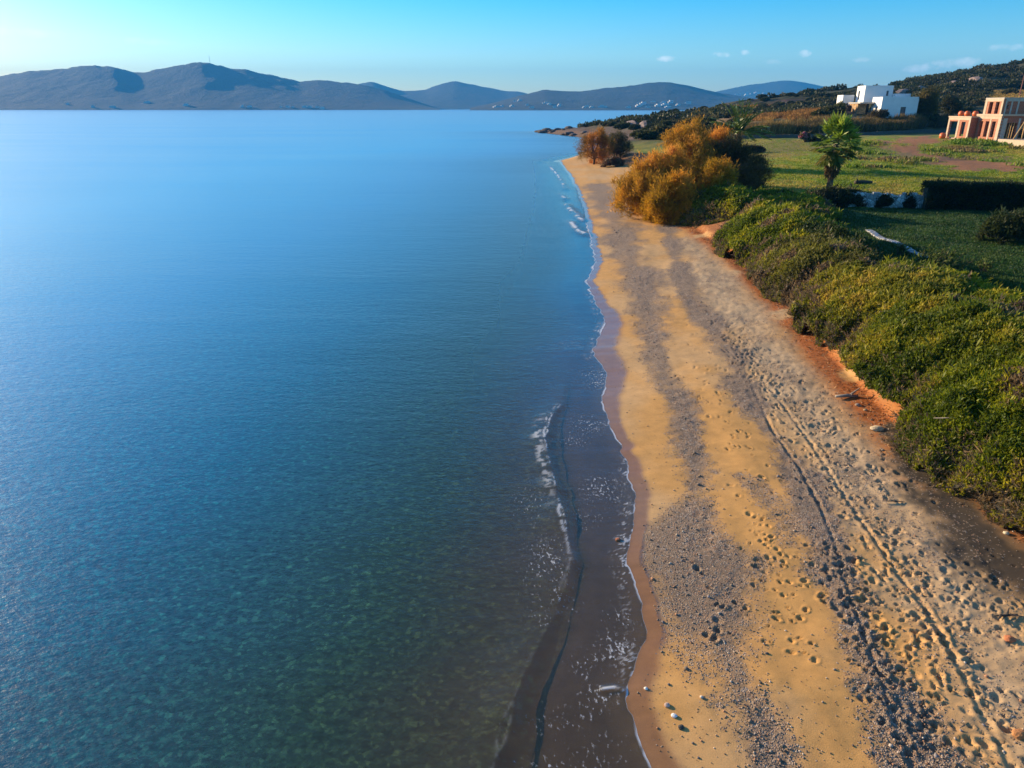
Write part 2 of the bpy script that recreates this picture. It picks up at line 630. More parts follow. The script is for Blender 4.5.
wetw = .15 + .62 * np.interp(GY, [0, 9, 12, 20, 26, 40, 60, 150], [.5, .45, .25, .5, 1.3, .6, .5, .5])[:, None] + (fbm(GX * .6, GYY * .5, 3) - .5) * .5
wet = (1 - sstep(wetw * .6, wetw * 1.15, D0)) * (GYY < 160)

# tyre or hand-cart tracks pressed into the beach
TR1 = poly_px([(738, 335), (742, 360), (752, 385), (772, 430), (800, 468), (822, 510), (836, 545), (850, 595), (872, 655), (893, 715), (915, 772), (935, 820), (985, 960), (1050, 1150)])
TR2 = poly_px([(748, 350), (762, 380), (783, 405), (812, 445), (842, 492), (868, 530), (895, 570), (925, 607), (950, 650), (980, 710), (1014, 772), (1040, 820), (1110, 960), (1210, 1150)])
ii = np.where((D0 > 1) & (B0 < 1) & (GYY < 36))
for TR, wd_, dp in ((TR1, .040, .028), (TR2, .042, .026)):
    d, s_, f = pdist(GX[ii], GYY[ii], TR)
    d = d + (nC[ii] - .5) * .05
    g = -dp * np.exp(-(d / wd_) ** 2) + .011 * np.exp(-((d - wd_ * 2.1) / (wd_ * .8)) ** 2)
    GZ[ii] += g * (.35 + 1.3 * nA[ii]) * sstep(.0, .3, f)
# scuffed sand
ii = np.where((D0 > 1.2) & (B0 < .1) & (GYY < 60))
GZ[ii] += (fbm(GX[ii] * 4, GYY[ii] * 4, 4) - .5) * .06 * (.2 + 1.0 * np.maximum(gravel[ii], gr3[ii]))


def stamp(cx, cy, ang, a, b, dp):
    r0, r1 = np.searchsorted(GY, [cy - a * 2.2, cy + a * 2.2])
    if r1 - r0 < 2:
        return
    X = GX[r0:r1]; Y = GYY[r0:r1]
    c0 = np.searchsorted(X[0] , cx - a * 3.5) ; c1 = np.searchsorted(X[0], cx + a * 3.5)
    c0 = max(0, c0 - 12); c1 = min(X.shape[1], c1 + 12)
    X = X[:, c0:c1]; Y = Y[:, c0:c1]
    u = ((X - cx) * cos(ang) + (Y - cy) * sin(ang)) / a; v = (-(X - cx) * sin(ang) + (Y - cy) * cos(ang)) / b
    r = np.sqrt(u * u + v * v)
    GZ[r0:r1, c0:c1] += -dp * (1 - sstep(.45, 1.0, r)) + dp * .38 * np.exp(-((r - 1.25) / .28) ** 2)


def trail(pts, n, spread, dp=.06, size=1.0):
    P = poly_px(pts)
    seg = np.r_[0, np.cumsum(np.linalg.norm(np.diff(P, axis=0), axis=1))]
    for k in range(n):
        t = random.random() * seg[-1]
        x_ = np.interp(t, seg, P[:, 0]); y_ = np.interp(t, seg, P[:, 1])
        x_ += random.gauss(0, spread); y_ += random.gauss(0, .2)
        a = random.choice([.045, .06, .075, .1]) * random.uniform(.8, 1.2) * size
        stamp(x_, y_, pi / 2 + random.gauss(0, .5), a, a * random.uniform(.55, .8), dp * .75 * random.uniform(.5, 1.2))


trail([(735, 335), (760, 380), (800, 430), (850, 500), (905, 570), (950, 640), (1010, 740), (1040, 790)], 430, .3)
trail([(725, 320), (745, 350), (790, 400), (840, 440), (880, 500)], 340, .5)
trail([(760, 520), (775, 560), (785, 600), (790, 640), (800, 660)], 75, .3, .055, .9)
trail([(700, 560), (712, 590), (716, 630)], 14, .12, .07)
trail([(690, 380), (720, 420), (745, 450), (770, 500)], 45, .5, .05)
trail([(860, 560), (900, 620), (930, 700), (960, 780)], 170, .4)
trail([(930, 560), (985, 600), (1024, 640)], 120, .5, .05)
trail([(640, 300), (660, 330), (690, 350), (720, 400)], 50, .8, .05)
trail([(820, 540), (850, 600), (880, 660), (920, 760)], 160, .25, .06)
for k in range(160):
    y_ = random.uniform(8, 32)
    x_ = xs(y_) + random.uniform(3.0, 9)
    if x_ < xb(y_) - .4:
        a = random.uniform(.04, .08)
        stamp(float(x_), y_, random.uniform(0, 3), a, a * .7, .03)

# colours of sand, soil, turf and rock where each lies
def lerp3(A, c, w):
    return A * (1 - w[..., None]) + np.asarray(c) * w[..., None]


Cg = np.zeros(GX.shape + (3,))
Cg[:] = (.62, .335, .108)
Cg = lerp3(Cg, (.61, .375, .17), sstep(.4, .65, nB))
Cg = lerp3(Cg, (.52, .39, .25), np.clip(gr3 * .8, 0, 1))
sea = sstep(-.2, -2.5, D0)
Cg = lerp3(Cg, (.38, .22, .085), sstep(0.1, -.6, D0))
Cg = lerp3(Cg, (.15, .13, .075), sstep(-3.2, -5.5, D0) * .75)
Cg = lerp3(Cg, (.225, .165, .120), np.clip(np.maximum(np.maximum(gr1, gr2) * .92, gravel * .8), 0, 1) * (D0 > .25))
Cg = lerp3(Cg, (.40, .125, .03), np.clip(redw * 1.3, 0, 1) * (1 - sand_shade))
Cg = lerp3(Cg, (.034, .028, .022), sand_shade * (.88 + .12 * nA))  # shade put into the ground colour
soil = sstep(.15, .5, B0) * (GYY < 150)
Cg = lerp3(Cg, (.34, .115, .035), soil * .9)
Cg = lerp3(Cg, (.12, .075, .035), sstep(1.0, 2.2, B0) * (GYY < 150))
# turf of the garden and the field
xt, yt = at(np.array([690.]), np.array([205.]), 1.6)
inl = sstep(4.0, 6.5, B0) * (GYY < 175)
nG = fbm(GX * .12, GYY * .12, 4); nG2 = fbm(GX * .5, GYY * .25 + 7, 4)
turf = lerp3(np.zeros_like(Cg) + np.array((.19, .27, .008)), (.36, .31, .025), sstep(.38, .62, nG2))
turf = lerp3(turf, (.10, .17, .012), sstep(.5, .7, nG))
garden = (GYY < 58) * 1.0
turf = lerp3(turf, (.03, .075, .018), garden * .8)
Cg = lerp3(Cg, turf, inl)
# hillside
hillm = sstep(126, 150, GYY + (nG - .5) * 20) * sstep(2, 6, D0)
hcol = lerp3(np.zeros_like(Cg) + np.array((.055, .060, .022)), (.10, .085, .035), sstep(.4, .6, nG2))
Cg = lerp3(Cg, hcol, hillm)
rock = np.maximum(sstep(12, 4, D0), sstep(.5, .62, fbm(GX * .05, GYY * .06, 4)) * (GX < GYY * .38)) * (GYY > 150) * (D0 > -3)
Cg = lerp3(Cg, (.10, .06, .05), rock * .9)


def patch_px(pts, c, amt=1.0, soft=.25, rag=1.0, bare=0.0):
    """Colour a patch of ground whose outline (as seen) is a list of sight lines."""
    global Cg
    P = poly_px(pts)
    x0, y0 = P.min(0) - 3; x1, y1 = P.max(0) + 3
    ii = np.where((GX > x0) & (GX < x1) & (GYY > y0) & (GYY < y1))
    X, Y = GX[ii], GYY[ii]
    ins = np.zeros(X.shape, bool); n_ = len(P)
    for i in range(n_):
        a = P[i]; b = P[(i + 1) % n_]
        cnd = ((a[1] > Y) != (b[1] > Y)) & (X < (b[0] - a[0]) * (Y - a[1]) / (b[1] - a[1] + 1e-9) + a[0])
        ins ^= cnd
    d, s_, f = pdist(X, Y, np.r_[P, P[:1]])
    sd = np.where(ins, d, -d) / max(1e-6, (y1 - y0) * .08)
    m = sstep(-soft, soft, sd + (nG2[ii] - .5) * 2.2 * rag) * amt
    BARE[ii] = np.maximum(BARE[ii], m * bare)
    Cg[ii] = Cg[ii] * (1 - m[:, None]) + np.asarray(c) * m[:, None]


patch_px([(885, 138), (925, 136), (945, 142), (920, 150), (965, 158), (1024, 163), (1024, 172), (950, 170), (905, 158), (885, 148)], (.34, .15, .065), 1, bare=1)
patch_px([(860, 148), (890, 148), (930, 162), (900, 168), (862, 158)], (.14, .15, .045), .6)
patch_px([(735, 142), (800, 141), (830, 148), (800, 158), (735, 156)], (.30, .19, .06), .6, bare=.5)
patch_px([(930, 152), (1000, 156), (1024, 162), (1000, 160), (945, 160)], (.17, .10, .055), .8, bare=.6)
patch_px([(735, 113), (770, 109), (820, 106), (835, 112), (800, 118), (750, 121)], (.42, .20, .05), .95)
patch_px([(690, 121), (730, 117), (745, 123), (700, 128)], (.36, .19, .06), .7)
patch_px([(940, 93), (1024, 97), (1024, 104), (960, 103)], (.40, .27, .07), .95)
patch_px([(822, 106), (842, 104), (846, 118), (826, 117)], (.26, .23, .20), .9)
patch_px([(925, 82), (932, 88), (945, 95), (938, 95)], (.45, .36, .28), .9, rag=.2)
patch_px([(850, 176), (905, 172), (1024, 178), (1024, 186), (930, 184)], (.20, .18, .05), .6)
patch_px([(630, 118), (690, 104), (720, 108), (690, 118), (640, 126)], (.17, .12, .10), .6)

gm, n, l, p = new_mat('beach and turf')
ca = nattr(n, 'Col'); ag = nattr(n, 'gravel'); aw = nattr(n, 'wet'); at_ = nattr(n, 'turf')
vor = n.new('ShaderNodeTexVoronoi'); vor.inputs['Scale'].default_value = 16
geo = n.new('ShaderNodeNewGeometry'); l.new(geo.outputs['Position'], vor.inputs['Vector'])
vor2 = n.new('ShaderNodeTexVoronoi'); vor2.inputs['Scale'].default_value = 34; l.new(geo.outputs['Position'], vor2.inputs['Vector'])
sr = n.new('ShaderNodeSeparateColor'); l.new(vor.outputs['Color'], sr.inputs[0])
sr2 = n.new('ShaderNodeSeparateColor'); l.new(vor2.outputs['Color'], sr2.inputs[0])
ST = [(0, (.10, .075, .055)), (.25, (.20, .15, .115)), (.45, (.29, .21, .15)), (.6, (.33, .17, .10)), (.75, (.42, .32, .23)), (.9, (.26, .22, .21)), (1, (.56, .47, .38))]
stone_c = nmix(n, l, .5, nramp(n, l, sr.outputs[0], ST), nramp(n, l, sr2.outputs[1], ST))
cover = nmath(n, l, 'LESS_THAN', nmath(n, l, 'ADD', sr2.outputs[0], 0.0), nmath(n, l, 'MULTIPLY', ag.outputs['Fac'], .9))
fine = nnoise(n, l, 60, 6, geo.outputs['Position'], .7)
mid = nnoise(n, l, 3.0, 5, geo.outputs['Position'], .6)
c1 = nmix(n, l, 1.0, ca.outputs['Color'], nramp(n, l, fine, [(.25, (.72, .70, .68)), (.75, (1.12, 1.1, 1.08))]), 'MULTIPLY')
c1 = nmix(n, l, 1.0, c1, nramp(n, l, mid, [(.25, (.82, .82, .82)), (.75, (1.1, 1.1, 1.1))]), 'MULTIPLY')
c2 = nmix(n, l, nmath(n, l, 'MULTIPLY', cover, .8), c1, stone_c)
# turf mottle
tm = nnoise(n, l, 1.6, 6, geo.outputs['Position'], .75)
tcol = nmix(n, l, 1.0, c1, nramp(n, l, tm, [(.3, (.7, .74, .65)), (.52, (1, 1, 1)), (.75, (1.3, 1.2, 1.05))]), 'MULTIPLY')
c2 = nmix(n, l, at_.outputs['Fac'], c2, tcol)
wetc = nmix(n, l, 1.0, c2, (.50, .44, .42), 'MULTIPLY')
l.new(nmix(n, l, aw.outputs['Fac'], c2, wetc), p.inputs['Base Color'])
rr = nmath(n, l, 'MULTIPLY_ADD', aw.outputs['Fac'], -.83, .93)
l.new(rr, p.inputs['Roughness'])
l.new(nmath(n, l, 'MULTIPLY_ADD', aw.outputs['Fac'], .35, .3), p.inputs['Specular IOR Level'])
b = n.new('ShaderNodeBump'); b.inputs['Distance'].default_value = .02
hgt = nmath(n, l, 'ADD', nmath(n, l, 'MULTIPLY', fine, .35), nmath(n, l, 'MULTIPLY', nmath(n, l, 'SUBTRACT', .5, vor2.outputs['Distance']), nmath(n, l, 'MULTIPLY', cover, 1.4)))
hgt = nmath(n, l, 'ADD', hgt, nmath(n, l, 'MULTIPLY', tm, nmath(n, l, 'MULTIPLY', at_.outputs['Fac'], 5)))
l.new(hgt, b.inputs['Height'])
l.new(nmath(n, l, 'MULTIPLY_ADD', aw.outputs['Fac'], -.75, .85), b.inputs['Strength'])
l.new(b.outputs[0], p.inputs['Normal'])

nr, nc = GX.shape
idx = np.arange(nr * nc).reshape(nr, nc)
quads = np.stack([idx[:-1, :-1], idx[:-1, 1:], idx[1:, 1:], idx[1:, :-1]], -1).reshape(-1, 4)
turf_m = np.clip(inl + hillm, 0, 1)
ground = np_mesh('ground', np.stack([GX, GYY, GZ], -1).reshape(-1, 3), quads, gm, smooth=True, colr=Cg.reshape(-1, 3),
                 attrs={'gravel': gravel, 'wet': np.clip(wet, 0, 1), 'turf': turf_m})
tag(ground, kind='structure')

# ------------------------------------------------------------------ sea
WY = np.concatenate([GY[(GY > -30) & (GY < 300)], np.geomspace(302, 15000, 160)])
WT = np.concatenate([-np.geomspace(7000, 14.2, 120), -np.arange(14, 6, -.12), -np.arange(6, 0, -.035), [0.0]])
edge = xs(WY) + np.where(WY > 134, np.minimum(40, (WY - 134) * 4), 0)
WX = edge[:, None] + WT[None] * s_of(WY)[:, None] ** np.where(np.abs(WT) < 40, 1, .0)[None]
# keep the far columns ordered
WX = edge[:, None] + np.where(np.abs(WT)[None] < 14.1, WT[None] * np.minimum(s_of(WY), 12)[:, None], (WT[None] + 14.1) - 14.1 * np.minimum(s_of(WY), 12)[:, None])
WYY = np.repeat(WY[:, None], WX.shape[1], 1)
zg = np.where(WYY < 620, Z(WX, np.minimum(WYY, 620)), -30)
WD = WX - xs(WY)[:, None]
WZ = np.where(WYY < 134, np.maximum(0.0, zg + .012 * sstep(.0, -.15, WD) - .002), 0.0)
# the small breaking swell that runs along the shore
SW = np.array([at(*q) for q in [(566, 372), (563, 400), (549, 420), (545, 440), (552, 470), (560, 505), (568, 540), (572, 562), (560, 600), (545, 635), (528, 670), (513, 710), (495, 768), (478, 830)]])
ii = np.where((WYY < 45) & (WD > -9) & (WD < 0))
d, sd, fr = pdist(WX[ii], WYY[ii], SW)
d = d + (fbm(WX[ii] * 1.1, WYY[ii] * 1.1, 3) - .5) * .22
sgn = sd * d                                # sign tells seaward from shoreward
shore_side = np.sign(WX[ii] - np.interp(WYY[ii], SW[::-1, 1][np.argsort(SW[::-1, 1])], SW[::-1, 0][np.argsort(SW[::-1, 1])]))
q = d * shore_side
amp = .75 * (.5 + 1.0 * fbm(WYY[ii] * .9, 2.2 + 0 * WX[ii], 2)) * np.interp(fr, [0, .1, .25, .5, .62, .75, 1], [0.01, .08, .12, .10, .08, .11, .13])
prof = np.where(q < 0, np.exp(-(q / .55) ** 2), np.exp(-(q / .12) ** 2))
WZ[ii] += amp * prof
wave_shade = np.zeros(WX.shape); foam = np.zeros(WX.shape); speck = np.zeros(WX.shape)
wave_shade[ii] = amp * 1.9 * np.exp(-((q - .20) / .18) ** 2)  # extra depth darkens the water colour, standing in for the wave's shade
crest_on = np.interp(fr, [0, .08, .16, .4, .5, .62, .75, 1], [0, .0, 1, .9, .4, .0, .05, .15])
n1 = fbm(WX[ii] * 7, WYY[ii] * 7, 3)
foam[ii] = np.maximum(foam[ii], crest_on * np.exp(-((q + .03) / .032) ** 2) * sstep(.36, .55, n1) * .8)
foam[ii] = np.maximum(foam[ii], np.interp(fr, [0, .12, .2, .33, .4, 1], [0, 0, .9, .7, 0, 0]) * np.exp(-((q + .24) / .14) ** 2) * sstep(.48, .62, n1) * .55)
# edge of the swash
nE = fbm(WYY * 3 + 2, WX * 3, 3)
we = .022 + .04 * sstep(.45, .75, fbm(WYY * .8, 5.0 + 0 * WX, 3))
we = we * np.clip(WYY / 16, 1, 2.6)
foam = np.maximum(foam, (1 - sstep(we * .6, we * 1.3, -WD)) * sstep(.18, .34, nE) * (WYY < 60) * .95)
nF = fbm(WX * 5, WYY * 5, 4)
foam = np.maximum(foam, .75 * (1 - sstep(.0, .045, np.abs(nF - .5))) * sstep(-.55, -.05, WD) * sstep(.4, .62, fbm(WX * 1.1, WYY * .8 + 3, 2)) * (WYY < 40))
# far surf: short broken crests off the narrowing beach
for (pts, w_) in [([(566, 205), (572, 212), (582, 221)], .35), ([(570, 222), (578, 232), (588, 236)], .3), ([(560, 195), (566, 200)], .3), ([(548, 165), (558, 176), (566, 190)], .25)]:
    P = np.array([at(*q_) for q_ in pts])
    jj = np.where((WYY > 45) & (WYY < 140) & (WD > -12) & (WD < .2))
    d, _s, _f = pdist(WX[jj], WYY[jj], P)
    WZ[jj] += .12 * np.exp(-(d / .5) ** 2)
    foam[jj] = np.maximum(foam[jj], np.exp(-(d / (w_ * .55)) ** 2) * sstep(.4, .6, fbm(WX[jj] * 2, WYY[jj] * 1.2, 3)) * .9)


def blob(px, py, rx, ry, k=1.0):
    global speck
    x_, y_ = at(px, py)
    r = ((WX - x_) / rx) ** 2 + ((WYY - y_) / ry) ** 2
    speck = np.maximum(speck, k * np.exp(-r))


for a in [(590, 425, .9, 1.0, .8), (600, 490, .8, 1.0, .9), (615, 650, .45, .5, 1), (590, 665, .5, .5, .8), (560, 720, .8, .5, .6), (600, 755, .6, .4, .6), (600, 380, .9, 1.6, .95), (575, 440, .6, .8, .8), (620, 620, .4, .4, .8), (600, 700, .5, .4, .8), (585, 520, .5, .6, .7), (560, 770, .8, .4, .7), (570, 345, 1.2, 1.8, .6),
          (545, 560, .7, 1.4, .75), (560, 600, .5, .7, .7), (530, 500, .8, 1.5, .6), (540, 615, .4, .6, .6)]:
    blob(*a)
# the small bright tongue of foam where two runs of swash meet
P = np.array([at(*q_) for q_ in [(603, 691), (614, 690), (623, 693)]])
d, _s, _f = pdist(WX, WYY, P)
foam = np.maximum(foam, np.exp(-(d / .026) ** 2) * .85 * sstep(.3, .55, fbm(WX * 9, WYY * 9, 2)))
WZ += .03 * np.exp(-(d / .07) ** 2) * (WD < 0)
# gentle offshore swell
WZ += 0 * np.where(WD < -4, (fbm(WX * .22 + 5, WYY * .3, 3) - .5) * .14 * sstep(-4, -9, WD) * (1 - sstep(150, 400, WYY)), 0)
depth = np.maximum(0, WZ - zg) + wave_shade

wm, n, l, p = new_mat('sea water')
ad = nattr(n, 'depth'); af = nattr(n, 'foam'); asp = nattr(n, 'speck')
geo = n.new('ShaderNodeNewGeometry'); pos = geo.outputs['Position']
w1 = nnoise(n, l, 1.0, 3, pos, .6, (.55, 1.5, 1, R(18)))
w2 = nnoise(n, l, 3.6, 4, pos, .65, (.6, 1.25, 1, R(30)))
w4 = nnoise(n, l, 11, 3, pos, .6, (.7, 1.2, 1, R(40)))
w3 = nnoise(n, l, .18, 3, pos, .6, (.5, 1.6, 1, R(8)))
hh = nmath(n, l, 'ADD', nmath(n, l, 'MULTIPLY', w1, .08), nmath(n, l, 'ADD', nmath(n, l, 'MULTIPLY_ADD', w2, .10, nmath(n, l, 'MULTIPLY', w4, .04)), nmath(n, l, 'MULTIPLY', w3, .15)))
bmp = n.new('ShaderNodeBump'); bmp.inputs['Distance'].default_value = 1.0
shallow = nmath(n, l, 'MULTIPLY', ad.outputs['Fac'], 2.6, clamp=True)
wind = nramp(n, l, nnoise(n, l, .022, 4, pos, .6, (.35, 1.4, 1, R(6))), [(.35, (.45, .45, .45)), (.65, (1.25, 1.25, 1.25))])
l.new(nmath(n, l, 'MULTIPLY', wind, nmath(n, l, 'MULTIPLY_ADD', shallow, .27, .17)), bmp.inputs['Strength'])
l.new(hh, bmp.inputs['Height'])
lw = n.new('ShaderNodeLayerWeight'); lw.inputs['Blend'].default_value = .5; l.new(bmp.outputs[0], lw.inputs['Normal'])
fres_f = nmath(n, l, 'MULTIPLY_ADD', nmath(n, l, 'POWER', lw.outputs['Facing'], 4.2), .96, .022, clamp=True)   # Schlick, the same from both sides
gl = n.new('ShaderNodeBsdfGlossy'); l.new(nmath(n, l, 'MULTIPLY_ADD', nmath(n, l, 'MULTIPLY', ad.outputs['Fac'], 2.2, clamp=True), .185, .10), gl.inputs['Roughness']); l.new(bmp.outputs[0], gl.inputs['Normal'])
alpha = nmath(n, l, 'POWER', 2.718, nmath(n, l, 'MULTIPLY', ad.outputs['Fac'], -1.5))
deepf = n.new('ShaderNodeMapRange'); deepf.interpolation_type = 'SMOOTHSTEP'
deepf.inputs['From Min'].default_value = .9; deepf.inputs['From Max'].default_value = 2.0; deepf.inputs['To Min'].default_value = 1; deepf.inputs['To Max'].default_value = 0
l.new(ad.outputs['Fac'], deepf.inputs['Value'])
alpha = nmath(n, l, 'MULTIPLY', alpha, deepf.outputs[0])
tr = n.new('ShaderNodeBsdfTransparent'); tr.inputs['Color'].default_value = (.72, .80, .82, 1)
df = n.new('ShaderNodeBsdfDiffuse')
bodyc = nramp(n, l, nmath(n, l, 'MULTIPLY', ad.outputs['Fac'], .22), [(0, (.070, .078, .038)), (.10, (.030, .098, .074)), (.22, (.004, .15, .28)), (.40, (.003, .26, .54)), (.75, (.008, .50, .86))])  # water tint by depth, its blue stops also carry reflected sky
sea_mott = nnoise(n, l, 5.5, 5, pos, .8, (.8, 1.3, 1, R(35)))
vw = n.new('ShaderNodeTexVoronoi'); vw.inputs['Scale'].default_value = 15
wp = n.new('ShaderNodeMix'); wp.data_type = 'VECTOR'; wp.inputs[0].default_value = .12
wno = n.new('ShaderNodeTexNoise'); wno.inputs['Scale'].default_value = 2.5; l.new(pos, wno.inputs['Vector'])
l.new(pos, wp.inputs[4]); l.new(wno.outputs['Color'], wp.inputs[5]); l.new(wp.outputs[1], vw.inputs['Vector'])
svw = n.new('ShaderNodeSeparateColor'); l.new(vw.outputs['Color'], svw.inputs[0])
bedm = nramp(n, l, svw.outputs[0], [(.0, (.62, .66, .68)), (.6, (.9, .92, .95)), (.82, (1.2, 1.15, 1.05)), (.97, (2.3, 1.9, 1.4))])
seen = nmath(n, l, 'SUBTRACT', 1.0, nmath(n, l, 'MULTIPLY', ad.outputs['Fac'], .5), clamp=True)
bodyc = nmix(n, l, seen, bodyc, nmix(n, l, 1.0, bodyc, bedm, 'MULTIPLY'))
bodyc = nmix(n, l, nmath(n, l, 'MULTIPLY_ADD', seen, .5, .5), bodyc, nramp(n, l, sea_mott, [(.3, (.45, .5, .55)), (.48, (.85, .86, .9)), (.6, (1.7, 1.55, 1.25)), (.72, (2.8, 2.4, 1.7))]), 'MULTIPLY')
l.new(bodyc, df.inputs['Color'])
m1 = n.new('ShaderNodeMixShader'); l.new(alpha, m1.inputs[0]); l.new(df.outputs[0], m1.inputs[1]); l.new(tr.outputs[0], m1.inputs[2])
m2 = n.new('ShaderNodeMixShader'); l.new(fres_f, m2.inputs[0]); l.new(m1.outputs[0], m2.inputs[1]); l.new(gl.outputs[0], m2.inputs[2])
fd = n.new('ShaderNodeBsdfDiffuse'); fd.inputs['Color'].default_value = (.72, .74, .78, 1)
sn = nnoise(n, l, 11, 4, pos, .65, (1.5, .8, 1, .3))
sv = nmath(n, l, 'MULTIPLY', nmath(n, l, 'SUBTRACT', nmath(n, l, 'ADD', sn, nmath(n, l, 'MULTIPLY', asp.outputs['Fac'], .13)), .655), 8.0, clamp=True)
sv = nmath(n, l, 'MULTIPLY', sv, nmath(n, l, 'MULTIPLY', asp.outputs['Fac'], 1.2, clamp=True))
fm = nmath(n, l, 'MAXIMUM', af.outputs['Fac'], nmath(n, l, 'MULTIPLY', sv, .7))
m3 = n.new('ShaderNodeMixShader'); l.new(fm, m3.inputs[0]); l.new(m2.outputs[0], m3.inputs[1]); l.new(fd.outputs[0], m3.inputs[2])
l.new(m3.outputs[0], n['Material Output'].inputs['Surface'])
nr2, nc2 = WX.shape
idx = np.arange(nr2 * nc2).reshape(nr2, nc2)
quads = np.stack([idx[:-1, :-1], idx[:-1, 1:], idx[1:, 1:], idx[1:, :-1]], -1).reshape(-1, 4)
water = np_mesh('water', np.stack([WX, WYY, WZ], -1).reshape(-1, 3), quads, wm, smooth=True, attrs={'depth': depth, 'foam': np.clip(foam, 0, 1), 'speck': np.clip(speck, 0, 1)})
tag(water, kind='structure')
print('water', WX.shape)

# ------------------------------------------------------------------ far hills across the strait
hm, n, l, p = new_mat('far hillside')
f = nnoise(n, l, .004, 8, None, .65)
f2 = nnoise(n, l, .02, 5, None, .7)
hc = nmix(n, l, .5, nramp(n, l, f, [(.35, (.005, .012, .013)), (.54, (.010, .018, .018)), (.64, (.028, .032, .026)), (.74, (.085, .08, .06))]), nramp(n, l, f2, [(.4, (.006, .012, .012)), (.68, (.022, .026, .022))]))
l.new(hc, p.inputs['Base Color']); p.inputs['Roughness'].default_value = .95
hbmp = n.new('ShaderNodeBump'); hbmp.inputs['Distance'].default_value = 26; hbmp.inputs['Strength'].default_value = 1
l.new(nnoise(n, l, .008, 9, None, .68), hbmp.inputs['Height']); l.new(hbmp.outputs[0], p.inputs['Normal'])
HILLS = {}


def far_hill(name, prof, dist, front, back, spur=.08):
    pr = np.array(prof, float)
    px = np.arange(pr[0, 0], pr[-1, 0] + .1, 2.5)
    py = np.interp(px, pr[:, 0], pr[:, 1])
    k = np.hanning(7); k /= k.sum()
    py = np.convolve(np.pad(py, 3, mode='edge'), k, 'valid')
    x_, z_ = at_y(px, py, dist)
    v = np.concatenate([np.linspace(-1, 0, 26), np.linspace(0, 1, 9)[1:]])
    X = np.empty((len(v), len(px))); Y = np.empty_like(X); ZH = np.empty_like(X)
    for i, vv in enumerate(v):
        yy = dist + vv * (front if vv < 0 else back)
        X[i] = x_ * (yy / dist if vv < 0 else 1); Y[i] = yy
        a = 1 - abs(vv)
        h_ = z_ * (a ** 1.15)
        sp = (fbm(X[i] / 330 + 3, Y[i] / 520, 6, .56) - .5) * spur * np.maximum(z_, 40) * 4 * a * (1 - a) * 1.6
        ZH[i] = np.minimum(h_ + sp, z_ * (a ** .55) + 2) - 6 * (a < .02)
        if vv == 0:
            ZH[i] = z_ + (fbm(px / 6, dist * .01 + 0 * px, 3) - .5) * z_.max() * .035
    ix = np.arange(X.size).reshape(X.shape)
    qd = np.stack([ix[:-1, :-1], ix[:-1, 1:], ix[1:, 1:], ix[1:, :-1]], -1).reshape(-1, 4)
    o = np_mesh(name, np.stack([X, Y, ZH], -1).reshape(-1, 3), qd, hm, smooth=True)
    tag(o, kind='structure')
    HILLS[name] = HILLS.get(name, []) + [(px, v, X, Y, ZH)]
    return (px, v, X, Y, ZH)


HL = far_hill('hills', [(-260, 96), (-150, 88), (-60, 84), (0, 76), (30, 71), (45, 70.5), (70, 68), (85, 65.5), (113, 66.5), (128, 71), (137, 73), (160, 69), (185, 64), (200, 61.8), (212, 63.5), (228, 68), (245, 69), (262, 73.5), (280, 77),
                        (300, 81.5), (318, 79.5), (335, 81.5), (360, 84), (385, 90), (405, 97), (425, 104), (440, 109)], 4600, 900, 1500)
HM = far_hill('hills', [(330, 92), (350, 86), (372, 81), (385, 86), (402, 91), (425, 90), (440, 84), (455, 80.8), (468, 83.5), (485, 87), (505, 91), (520, 91.5), (540, 97), (570, 106)], 6200, 1300, 1500)
HRr = far_hill('hills', [(470, 108), (500, 101), (522, 95), (545, 89.5), (560, 91), (580, 91.5), (605, 88), (628, 86), (650, 82.5), (668, 82), (690, 86), (720, 93), (760, 99), (900, 104)], 3900, 800, 1300)
HF = far_hill('hills', [(690, 97), (720, 91), (745, 85.5), (765, 83), (785, 80), (800, 81.5), (820, 86), (860, 92), (950, 100)], 6400, 1200, 1500)

# ------------------------------------------------------------------ the air: haze that turns the far hills blue
hz, n, l, p = new_mat('haze air')
n.remove(p)
pv = n.new('ShaderNodeVolumePrincipled')
pv.inputs['Color'].default_value = (.07, .42, 1.0, 1)
pv.inputs['Density'].default_value = 1.25e-4
pv.inputs['Anisotropy'].default_value = .0
l.new(pv.outputs[0], n['Material Output'].inputs['Volume'])
hb = MB().box(-9500, 9500, -450, 9000, -40, 420).build('haze', hz)
tag(hb, kind='stuff')

# ------------------------------------------------------------------ materials for things
M_leaf = leaf_mat('shrub leaves', .55, .48); M_needle = leaf_mat('feathery sprays', .7, .55); M_palm = leaf_mat('palm fronds', .4, .3); M_dry = leaf_mat('dry stems', .85, .25)
M_bark = simple('bark', (.085, .055, .038), .9, .35, 6, .6, 25)
M_twig = simple('twig mass', (.030, .028, .015), .95, .3, 5, .8, 14)
M_white = simple('white render', (.74, .75, .76), .8, .05, .8, .15, 20)
M_slab = simple('concrete', (.40, .36, .32), .85, .15, 2, .3, 20)
M_concrete_lit = simple('sunlit concrete frame', (.46, .36, .27), .85, .10, 2, .3, 20)  # warm sunlit tone of the concrete put into the colour
M_grey = simple('grey road edge', (.085, .08, .075), .9, .2, 1.5, .3, 15)
M_shade = simple('opening shade', (.018, .018, .022), .5, .2)  # near-black colour standing in for shade in openings
M_glass = simple('window glass', (.02, .035, .07), .3, .2)
M_wood = simple('raw timber', (.50, .30, .12), .8, .25, 6, .3, 30)
M_orange = simple('orange plastic', (.62, .13, .025), .45, .15, 3)
M_steel = simple('dark metal', (.06, .05, .05), .5, .2, metallic=.6)
M_rust = simple('rusty pole', (.22, .07, .05), .7, .3)
M_pebble = attr_mat('pebbles', .8)
